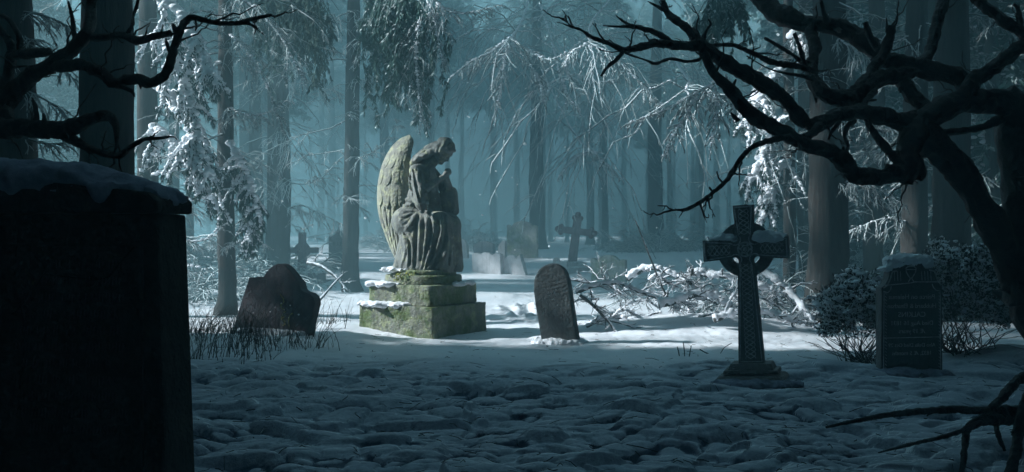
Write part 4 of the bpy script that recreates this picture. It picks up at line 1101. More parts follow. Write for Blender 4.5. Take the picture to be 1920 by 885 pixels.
class SDF:
    def __init__(s, lo, hi, h):
        s.lo = np.array(lo, float); s.h = h
        s.ax = [np.arange(lo[i], hi[i] + h, h).astype(np.float32) for i in range(3)]
        s.D = np.full([len(a) for a in s.ax], 1.0, np.float32)
    def _sl(s, lo, hi):
        out = []
        for i in range(3):
            a = int(max(0, (lo[i] - s.lo[i]) / s.h)); b = int(min(len(s.ax[i]), (hi[i] - s.lo[i]) / s.h + 2)); out.append(slice(a, max(b, a + 1)))
        return tuple(out)
    def _grid(s, sl):
        return s.ax[0][sl[0]][:, None, None], s.ax[1][sl[1]][None, :, None], s.ax[2][sl[2]][None, None, :]
    def _merge(s, sl, e, k, sub):
        D = s.D[sl]
        if sub:
            e = -e; hh = np.clip(0.5 - 0.5 * (D - e) / k, 0, 1); s.D[sl] = D * (1 - hh) + e * hh + k * hh * (1 - hh)
        else:
            hh = np.clip(0.5 + 0.5 * (D - e) / k, 0, 1); s.D[sl] = D * (1 - hh) + e * hh - k * hh * (1 - hh)
    def cap(s, a, b, ra, rb, k=0.04, sub=False):
        a = np.array(a, float); b = np.array(b, float); m = max(ra, rb) + 0.10
        sl = s._sl(np.minimum(a, b) - m, np.maximum(a, b) + m); X, Y, Z = s._grid(sl); ba = b - a
        t = np.clip(((X - a[0]) * ba[0] + (Y - a[1]) * ba[1] + (Z - a[2]) * ba[2]) / (ba @ ba + 1e-9), 0, 1)
        e = np.sqrt((X - a[0] - t * ba[0]) ** 2 + (Y - a[1] - t * ba[1]) ** 2 + (Z - a[2] - t * ba[2]) ** 2) - (ra + (rb - ra) * t)
        s._merge(sl, e, k, sub)
    def ell(s, c, r, R=None, k=0.03, sub=False):
        c = np.array(c, float); r = np.array(r, float); m = r.max() + 0.08; R = np.eye(3) if R is None else R
        sl = s._sl(c - m, c + m); X, Y, Z = s._grid(sl)
        d = [R[i, 0] * (X - c[0]) + R[i, 1] * (Y - c[1]) + R[i, 2] * (Z - c[2]) for i in range(3)]
        q = np.sqrt((d[0] / r[0]) ** 2 + (d[1] / r[1]) ** 2 + (d[2] / r[2]) ** 2); e = (q - 1) * r.min()
        s._merge(sl, e, k, sub)
    def chain(s, pts, r, k=0.012, sub=False):
        for a, b in zip(pts[:-1], pts[1:]): s.cap(a[:3], b[:3], a[3] if len(a) > 3 else r, b[3] if len(b) > 3 else r, k, sub)
    def front(s, x, z):
        """y of the first surface met from the viewer's side at (x,z)"""
        i = int(round((x - s.lo[0]) / s.h)); k = int(round((z - s.lo[2]) / s.h))
        i = min(max(i, 0), s.D.shape[0] - 1); k = min(max(k, 0), s.D.shape[2] - 1)
        w_ = np.argmax(s.D[i, :, k] < 0)
        return None if s.D[i, w_, k] >= 0 else s.ax[1][w_]

S = SDF((-.62, -.55, -.03), (.56, .52, 1.66), 0.0085)
CF, SF = math.cos(math.radians(-25)), math.sin(math.radians(-25))
def B(f, r, z): return (f * CF + r * SF, f * SF - r * CF, z)
# torso and hips
S.cap(B(.02, 0, 1.14), B(-.16, 0, .66), .135, .175, .05); S.cap(B(.0, .13, 1.19), B(.0, -.13, 1.19), .085, .085, .06)
S.cap(B(.05, .06, 1.08), B(.05, -.06, 1.08), .10, .10, .05); S.cap(B(-.18, .09, .58), B(-.18, -.09, .58), .19, .19, .06)
S.cap(B(-.03, 0, 1.18), B(.02, 0, 1.27), .12, .075, .06)
S.cap(B(.06, -.03, 1.05), B(.10, -.04, .66), .10, .12, .05); S.cap(B(.2, -.17, .93), B(.25, -.18, .68), .06, .07, .04)
# lap, knees, shins under the robe
S.cap(B(-.16, .1, .58), B(.28, .07, .57), .165, .125, .05); S.cap(B(-.16, -.1, .56), B(.30, -.12, .54), .16, .125, .05)
S.cap(B(.28, .07, .56), B(.32, .08, .04), .125, .115, .05); S.cap(B(.30, -.12, .54), B(.34, -.14, .04), .125, .12, .05)
for f0, r0, f1, r1, a, b in ((.12, .1, .14, .13, .14, .16), (-.05, .1, -.06, .14, .15, .16), (-.12, -.08, -.12, -.1, .16, .18), (.1, -.1, .12, -.12, .14, .16)): S.cap(B(f0, r0, .5), B(f1, r1, .05), a, b, .06)
S.cap(B(-.15, .1, .35), B(-.25, .12, .05), .12, .09, .05); S.cap(B(-.2, -.05, .4), B(-.27, -.08, .05), .12, .09, .05)
# arms
S.cap(B(.0, .19, 1.19), B(.12, .26, .92), .078, .072, .03); S.cap(B(.0, -.19, 1.19), B(.25, -.22, .90), .078, .065, .03)
S.cap(B(.03, .215, 1.10), B(.12, .27, .80), .08, .075, .03); S.cap(B(.11, .27, .84), B(.145, .28, .70), .072, .03, .03)
S.cap(B(.26, -.21, .93), B(.30, -.22, .72), .085, .065, .03)
S.cap(B(.13, .26, .94), B(.285, .045, 1.11), .050, .032, .015); S.cap(B(.26, -.21, .93), B(.30, -.04, 1.10), .050, .032, .015)
# neck and head
hc = np.array(B(.275, 0, 1.425))
tilt = math.radians(50); Fd = np.array(B(math.cos(tilt), 0, -math.sin(tilt))); Ud = np.array(B(math.sin(tilt), 0, math.cos(tilt))); Ld = np.array(B(0, 1, 0))
RH = np.stack([Fd, Ld, Ud])
def Hd(f, l, u): return hc + Fd * f + Ld * l + Ud * u
S.cap(B(.04, 0, 1.22), B(.2, 0, 1.36), .068, .056, .03)
S.ell(Hd(0, 0, .01), (.108, .086, .130), RH, .02); S.cap(Hd(.045, 0, -.07), Hd(.075, 0, -.105), .055, .034, .03)
S.cap(Hd(.02, .03, -.06), Hd(.06, .01, -.105), .045, .03, .02); S.cap(Hd(.02, -.03, -.06), Hd(.06, -.01, -.105), .045, .03, .02)
for sg in (-1, 1): S.ell(Hd(.098, .034 * sg, .002), (.018, .020, .012), RH, .012, sub=True); S.ell(Hd(.082, .034 * sg, -.002), (.016, .017, .011), RH, .006); S.cap(Hd(.088, .018 * sg, .026), Hd(.07, .06 * sg, .018), .011, .009, .012)
S.cap(Hd(.098, 0, .012), Hd(.122, 0, -.030), .009, .013, .01); S.cap(Hd(.098, .018, -.062), Hd(.098, -.018, -.062), .010, .010, .008); S.cap(Hd(.112, .015, -.052), Hd(.112, -.015, -.052), .006, .006, .005)
# clasped hands: palms, wrapped fingers, thumbs
for sg in (-1, 1):
    S.cap(B(.285, .035 * sg, 1.105), B(.318, .018 * sg, 1.165), .028, .026, .012)
    for k_, (df, dz) in enumerate(((.345, 1.150), (.352, 1.168), (.350, 1.187), (.338, 1.203))):
        a_ = B(df - .02, .030 * sg, dz); b_ = B(df + .012, .018 * sg, dz + .006); c_ = B(df + .008, -.018 * sg, dz + .003)
        S.cap(a_, b_, .0115, .011, .005); S.cap(b_, c_, .011, .009, .005)
    S.cap(B(.300, .028 * sg, 1.150), B(.305, .016 * sg, 1.185), .0125, .011, .006); S.cap(B(.305, .016 * sg, 1.185), B(.320, .010 * sg, 1.208), .011, .009, .005)
# hem spreading on the base
for f, r_ in ((.38, .06), (.36, -.14), (.2, .2), (.02, .24), (-.14, .22), (-.3, .1)): S.cap(B(f, r_, .02), B(f * .8, r_ * .8, .06), .05, .03, .05)
# folds of the cloth, laid on the surface from the viewer's side
def fold(pl, r, k=.014, sub=False, lift=.35):
    q = spline(np.array([(*G2(a, b), 0.0) for a, b in pl]), .03); out = []; last = None
    n_ = len(q)
    for i_, (x_, z_, _) in enumerate(q):
        y_ = S.front(x_, max(z_, .01)); 
        if y_ is None: y_ = last
        if y_ is None: continue
        if last is not None and abs(y_ - last) > .07: y_ = last + .02 * np.sign(y_ - last)
        last = y_; e_ = min(1, 4 * i_ / n_ + .35, 4 * (n_ - 1 - i_) / n_ + .45)
        out.append((x_, y_ + r * (1 - 2 * lift) * (0.2 if sub else 1), z_, r * e_))
    S.chain(out, r, k, sub)
FO = [([(300, 378), (292, 450), (288, 575)], .018), ([(320, 370), (318, 450), (314, 578)], .020), ([(345, 368), (345, 440), (332, 520), (324, 578)], .020),
      ([(400, 368), (405, 420), (385, 500), (350, 576)], .022), ([(422, 378), (428, 440), (413, 520), (374, 578)], .022), ([(436, 398), (442, 480), (448, 572)], .018),
      ([(370, 366), (374, 430), (360, 500), (338, 578)], .020), ([(425, 500), (405, 560), (392, 578)], .014),
      ([(226, 346), (250, 352), (292, 352)], .016), ([(230, 360), (252, 372), (288, 360)], .016), ([(236, 378), (258, 394), (292, 368)], .018), ([(240, 396), (262, 412), (298, 378)], .016),
      ([(305, 362), (288, 395), (262, 424)], .032), ([(262, 430), (284, 456), (290, 482)], .016), ([(250, 440), (264, 500), (242, 575)], .018), ([(270, 470), (276, 520), (268, 576)], .018),
      ([(288, 188), (277, 240), (290, 300), (322, 350)], .014), ([(302, 182), (298, 240), (314, 300), (332, 350)], .013), ([(322, 205), (326, 250), (346, 296), (347, 350)], .014), ([(310, 182), (312, 230), (330, 275)], .012),
      ([(236, 302), (262, 306), (296, 314)], .016), ([(240, 325), (262, 330), (286, 322)], .014), ([(350, 185), (352, 215), (340, 245)], .010), ([(365, 190), (374, 220), (366, 250)], .010), ([(440, 300), (446, 330), (440, 360)], .013), ([(422, 300), (426, 330), (430, 355)], .012)]
for pl, r_ in FO: fold(pl, r_ * 1.1)
for pl, r_ in (([(307, 380), (304, 450), (300, 570)], .012), ([(333, 375), (331, 450), (322, 560)], .012), ([(387, 375), (391, 430), (372, 500), (345, 570)], .015), ([(412, 378), (417, 440), (400, 510), (362, 572)], .014),
               ([(358, 375), (360, 430), (346, 500), (331, 570)], .012), ([(281, 190), (283, 240), (300, 310)], .009), ([(293, 190), (305, 250), (322, 320)], .009), ([(256, 440), (276, 470), (280, 560)], .012), ([(432, 400), (436, 470), (430, 560)], .012)): fold(pl, r_ * 1.35, sub=True)
S.D += (0.0025 * pn(S.ax[0][:, None, None] * 14 + 0 * S.D, S.ax[1][None, :, None] * 14 + 0 * S.D, S.ax[2][None, None, :] * 14 + 0 * S.D)).astype(np.float32)
vv, ff = nets_from(S.D, S.lo, S.h)
mb = MB(); mb.add(vv, ff); bo = mb.build('figure', M['stone_angel'], ang); bo.location = (0, 0, az0)
# hair
Hs = SDF((-.25, -.35, 1.15), (.55, .3, 1.72), 0.0065)
Hs.ell(Hd(-.025, 0, .030), (.132, .112, .138), RH, .02)
Hs.ell(Hd(.105, 0, -.04), (.055, .062, .095), RH, .02, sub=True)
for sg in (-1, 1):
    for i_, (u0, r_) in enumerate(((.085, .022), (.06, .022), (.032, .020))):
        Hs.chain([tuple(Hd(.070 - i_ * .004, .025 * sg, .105 - i_ * .014)) + (.016,), tuple(Hd(.062 - .02 * i_, .078 * sg, u0)) + (r_ * .9,), tuple(Hd(.01, .108 * sg, u0 - .03)) + (r_,), tuple(Hd(-.06, .098 * sg, u0 - .06)) + (r_,), tuple(Hd(-.115, .05 * sg, u0 - .08)) + (.024,)], .02, .012)
    Hs.chain([tuple(Hd(-.01, .095 * sg, -.02)) + (.026,), (*B(.16, .10 * sg, 1.42), .034), (*B(.07, .11 * sg, 1.37), .036), (*B(-.02, .10 * sg, 1.34), .034), (*B(-.10, .12 * sg, 1.27), .024)], .03, .02)
    Hs.chain([(*B(.12, .06 * sg, 1.46), .034), (*B(.02, .06 * sg, 1.41), .036), (*B(-.07, .05 * sg, 1.36), .034), (*B(-.13, .07 * sg, 1.29), .022)], .03, .02)
Hs.cap(B(.15, 0, 1.46), B(.0, 0, 1.38), .085, .065, .03); Hs.cap(B(.0, 0, 1.40), B(-.10, .03, 1.33), .06, .035, .03); Hs.cap(B(-.02, .09, 1.38), B(-.11, .11, 1.30), .035, .025, .02); Hs.cap(B(.05, .1, 1.41), B(-.03, .13, 1.33), .034, .022, .02)
X, Y, Z = Hs._grid(tuple(slice(None) for _ in range(3)))
q = [(X - hc[0]) * a + (Y - hc[1]) * b + (Z - hc[2]) * c for a, b, c in (Fd, Ld, Ud)]
Hs.D += (0.0055 * np.sin(62 * q[2] + 26 * q[0] + 3 * np.sin(30 * q[0]) + 12 * q[1])).astype(np.float32)
vv, ff = nets_from(Hs.D, Hs.lo, Hs.h); mb = MB(); mb.add(vv, ff); ho_ = mb.build('hair', M['stone_angel'], ang); ho_.location = (0, 0, az0)

def wing(table, y_in, y_out, name, nc=5, seed=0, th=.045):
    T = np.array([(*G2(a, b), *G2(c, e)) for a, b, c, e in table]); ns, nt_ = 260, 110
    s = np.linspace(0, 1, ns); Ts = resamp(spline(T[:, [0, 1, 2]], .01), 4)  # (unused)
    k = np.linspace(0, len(T) - 1, ns); from_ = []
    cols = []
    for c in range(4):
        cs = spline(np.stack([T[:, c], np.arange(len(T)) * .1, 0 * T[:, c]], 1), .01); cols.append(np.interp(k * .1, cs[:, 1], cs[:, 0]))
    Lx, Lz, Rx, Rz = cols
    t = np.linspace(0, 1, nt_)[None, :]; s_ = s[:, None]
    X = Lx[:, None] * (1 - t) + Rx[:, None] * t; Z = Lz[:, None] * (1 - t) + Rz[:, None] * t
    Yc = y_out * (1 - t) + y_in * t - 0.05 * np.sin(PI * t) + 0.05 * (s_ - .4) ** 2
    prof = (np.clip(4 * t * (1 - t), 0, 1) ** .45) * np.clip(np.minimum(s_ * 14, (1 - s_) * 14), 0, 1) ** .5
    u = t * nc + 0.35 * np.sin(s_ * 5 + seed)
    def scal(row, ncol, sh):
        uc = t * ncol + sh; col = np.floor(uc); fr = uc - col
        jit = 0.35 * pn(col * 3.3 + seed, 0 * col + sh * 7)
        tip = np.sqrt(np.clip(1 - (2 * fr - 1) ** 2, 0, 1))
        return tip, jit, fr
    h = np.zeros_like(X)
    rows = [(.19, 5, .3, .016), (.285, 4, .0, .030), (.39, 3.6, .4, .036), (.52, 4.2, .1, .046)]
    cov = np.zeros_like(X)
    for i_, (sb_, ncol, sh, am) in enumerate(rows[::-1]):
        tip, jit, fr = scal(i_, ncol, sh)
        end = sb_ + jit * .07 - .075 * (1 - tip)
        m = s_ < end
        lay = am * (0.35 + 0.65 * np.clip((s_ - (end - .17)) / .17, 0, 1)) * (.55 + .45 * tip)
        h = np.where(m, np.maximum(lay, 0) if i_ == 0 else lay, h); cov = np.where(m, 1, cov)
    fl = t * 6.0 + 0.2 * np.sin(s_ * 4); quill = np.abs(np.sin(PI * fl)) ** .4
    prim = .026 * quill + .004 * np.sin(s_ * 60 + fl * 9) * quill
    h = np.where(cov > 0, h, prim)
    rim = sstep(.10, .0, t); h = h * (1 - rim * .6) + rim * .022          # leading edge
    top_ = sstep(.17, .1, s_); h = h * (1 - top_) + top_ * (.016 + .008 * pn(X * 22, Z * 22, seed))
    h = h + .0035 * pn(X * 40, Z * 40, seed)
    fy = Yc - (th * .5 * prof + h * prof); by = Yc + th * .5 * prof + .3 * h * prof
    Vf = np.stack([X, fy, Z], -1).reshape(-1, 3); Vb = np.stack([X, by, Z], -1).reshape(-1, 3)
    i = np.arange(ns - 1)[:, None] * nt_; j = np.arange(nt_ - 1)[None, :]
    q = np.stack([i + j, i + nt_ + j, i + nt_ + j + 1, i + j + 1], -1).reshape(-1, 4)
    mb = MB(); mb.add(np.concatenate([Vf, Vb]), [q, q[:, ::-1] + ns * nt_])
    o = mb.build(name, M['stone_wing'], ang); o.location = (0, 0, az0); return o
wing([(258, 44, 274, 50), (225, 58, 287, 75), (190, 92, 280, 112), (162, 140, 274, 150), (145, 190, 270, 200), (136, 240, 270, 250), (133, 290, 268, 300), (136, 340, 262, 350), (146, 390, 258, 400), (160, 430, 258, 440), (176, 475, 258, 490), (196, 520, 250, 535), (212, 552, 240, 563), (222, 574, 230, 577)], -.03, .17, 'wing')
wing([(338, 72, 376, 72), (320, 82, 384, 86), (304, 100, 384, 104), (290, 124, 380, 128), (284, 150, 370, 154), (284, 190, 360, 200), (284, 250, 350, 260), (284, 310, 345, 320), (286, 370, 340, 380), (290, 430, 335, 440), (296, 480, 330, 490), (305, 520, 325, 522)], .18, .36, 'wing', seed=5)

# base slabs and plinth
th0 = math.radians(-32)
def ellbase(rx, ry, h_, z_, seed, ex=2.6):
    a = np.linspace(0, 2 * PI, 120, endpoint=False)
    mb = MB(); rings = []
    for zz, k_ in ((0, .995), (.02, 1.0), (h_ - .025, 1.0), (h_ - .008, .985), (h_, .955), (h_ + .004, .5)):
        c_, s__ = np.cos(a), np.sin(a); r_ = 1 / (np.abs(c_) ** ex + np.abs(s__) ** ex) ** (1 / ex)
        nn = 1 + .018 * pn(c_ * 3 + seed, s__ * 3, zz * 4) + .012 * pn(c_ * 11 + seed, s__ * 11, zz * 20)
        rings.append(np.stack([rx * k_ * r_ * c_ * nn, ry * k_ * r_ * s__ * nn, np.full(120, zz)], 1))
    V = np.concatenate(rings); j = np.arange(120); j2 = (j + 1) % 120
    mb.add(V, [np.stack([k_ * 120 + j, k_ * 120 + j2, (k_ + 1) * 120 + j2, (k_ + 1) * 120 + j], 1) for k_ in range(5)] + [np.arange(600, 720)[None]])
    o = mb.build('base_slab', M['stone_plinth'], ang); o.location = (0, 0, z_); o.rotation_euler = (0, 0, th0); return o
zA = az0 - (634 - 580) * KX
ellbase(.45, .40, az0 - zA - .055, zA - .002, 1); ellbase(.40, .36, .058, az0 - .056, 2, 2.2)
t1 = 1.0; t2 = 1.15
zB_ = CAMZ - ((230 + 712 / 2.107) - HZ) / F * AD
add_me('plinth_block', box_mesh(.965, .965, zA - zB_ - .002, .012, rough=.014, seed=4, round_v=.06), 'stone_plinth', ang, (0, 0, zB_), (0, 0, th0))
add_me('plinth_block', box_mesh(1.11, 1.11, zB_ + .15, .012, rough=.016, seed=8, round_v=.03), 'stone_plinth', ang, (0, 0, -.152), (0, 0, th0))
c0_, s0_ = math.cos(th0), math.sin(th0)
def R2(x_, y_): return x_ * c0_ - y_ * s0_, x_ * s0_ + y_ * c0_
sn = []
for i_ in range(7):   # ledge of the lower block, left face
    x_, y_ = R2(-.515 + i_ * .10, -.515); sn.append((x_, y_, zB_ + .005, .085, .05, .022 + .012 * math.sin(i_ * 1.3)))
for i_ in range(8): x_, y_ = R2(-.52, -.49 + i_ * .13); sn.append((x_, y_, zB_ + .005, .05, .08, .03))
x_, y_ = R2(-.2, -.5); sn.append((x_, y_ - .02, zB_ + .0, .14, .07, .045))
snow_blob('snow_cover', ang, sn, 6)
sn = []
for i_ in range(6): x_, y_ = R2(-.44 + i_ * .07, -.44); sn.append((x_, y_, zA + .0, .06, .05, .018))
for i_ in range(6): x_, y_ = R2(-.43, -.44 + i_ * .15); sn.append((x_, y_, zA + .0, .06, .08, .03))
x_, y_ = R2(.44, .05); sn.append((x_, y_, zA + .0, .06, .12, .03)); x_, y_ = R2(.44, .22); sn.append((x_, y_, zA + .0, .06, .14, .03)); x_, y_ = R2(.44, .38); sn.append((x_, y_, zA, .06, .12, .03))
snow_blob('snow_cover', ang, sn, 9)
snow_blob('snow_cover', ang, [(-.36, -.1, az0 + .0, .12, .10, .022), (-.28, -.22, az0 + .0, .1, .06, .015), (-.3, .1, az0, .14, .12, .03)], 12)
mb = MB()
for k in range(70):
    x_ = -.20 + RNG.uniform(-.12, .15); a_ = [x_, -.30 - RNG.uniform(0, .08), az0 - .07 + RNG.uniform(-.06, .05)]
    mb.blades([a_], [[x_ + RNG.normal() * .015, a_[1] - .01, a_[2] + .035]], .018)
mb.build('moss_tuft', M['moss'], ang, smooth=False)

# ================================================================== dead trees in front
def dead_tree(name, label, limbs, mat, scale_d, base, seed=0, gn=0.24, twigs_=None):
    """limbs: list of (part name, [(px,py,width px, depth m)...]) -> each limb its own rough mesh"""
    t = thing(name, label, 'tree', base)
    o0 = np.array(base, float)
    for i, (pn_, pl) in enumerate(limbs):
        q = []
        for p in pl:
            dd = p[3] if len(p) > 3 else scale_d
            w_ = P(p[0], p[1], dd) - o0; q.append([*w_, p[2] / F * dd / 2 * (.66 if pn_ == 'root' else .9)])
        q = np.array(q); k = q[:, 3].mean()
        mb = MB(); C, r = mb.limb(q, 24 if k > .02 else 12, gn, freq=0.42 / max(k, .010), seed=seed + i * 1.7, step=max(.006, k * .25))
        rl = np.random.default_rng(seed + i)
        # snags, knots and broken stubs
        L = len(C); ns = int(L * .035) + 1
        for _ in range(ns):
            j = rl.integers(1, L - 1) if L > 3 else 1
            T = C[j] - C[j - 1]; n_ = np.cross(T, rl.normal(size=3)); n_ /= np.linalg.norm(n_) + 1e-9
            if rl.uniform() < .7: mb.lumps([C[j] + n_ * r[j] * .7], [[r[j] * .55] * 3], seed=rl.uniform(0, 9), rough=.5)
            else:
                ln = r[j] * rl.uniform(1.0, 2.2); tt = T / (np.linalg.norm(T) + 1e-9)
                a = C[j] + n_ * r[j] * .4; b = a + (n_ + tt * .7) * ln
                mb.limb([[*a, r[j] * .38], [*((a + b) / 2 + rl.normal(size=3) * r[j] * .15), r[j] * .26], [*b, r[j] * .14]], 7, .3, 30, seed=rl.uniform(0, 9), step=.01)
        if k > .008 and pn_ == 'branch' and L > 12:
            cc = resamp(C, 16)[None]; LL_ = np.array([np.linalg.norm(np.diff(C, axis=0), axis=1).sum()])
            tb, tl = twigs(cc, LL_, 9, .9, .20, -.05, 8, .05, rl, t0=.25, flat=.9, tp=.5)
            mb.tubes(tb, .0055 * np.linspace(1, .3, 8)[None] * np.ones((len(tb), 1)), 5)
            tb2, _ = twigs(tb, tl, 2, .8, .5, 0, 5, .06, rl, flat=.9); mb.tubes(tb2, .003 * np.linspace(1, .4, 5)[None] * np.ones((len(tb2), 1)), 4)
        mb.build(pn_, M[mat], t)
    return t

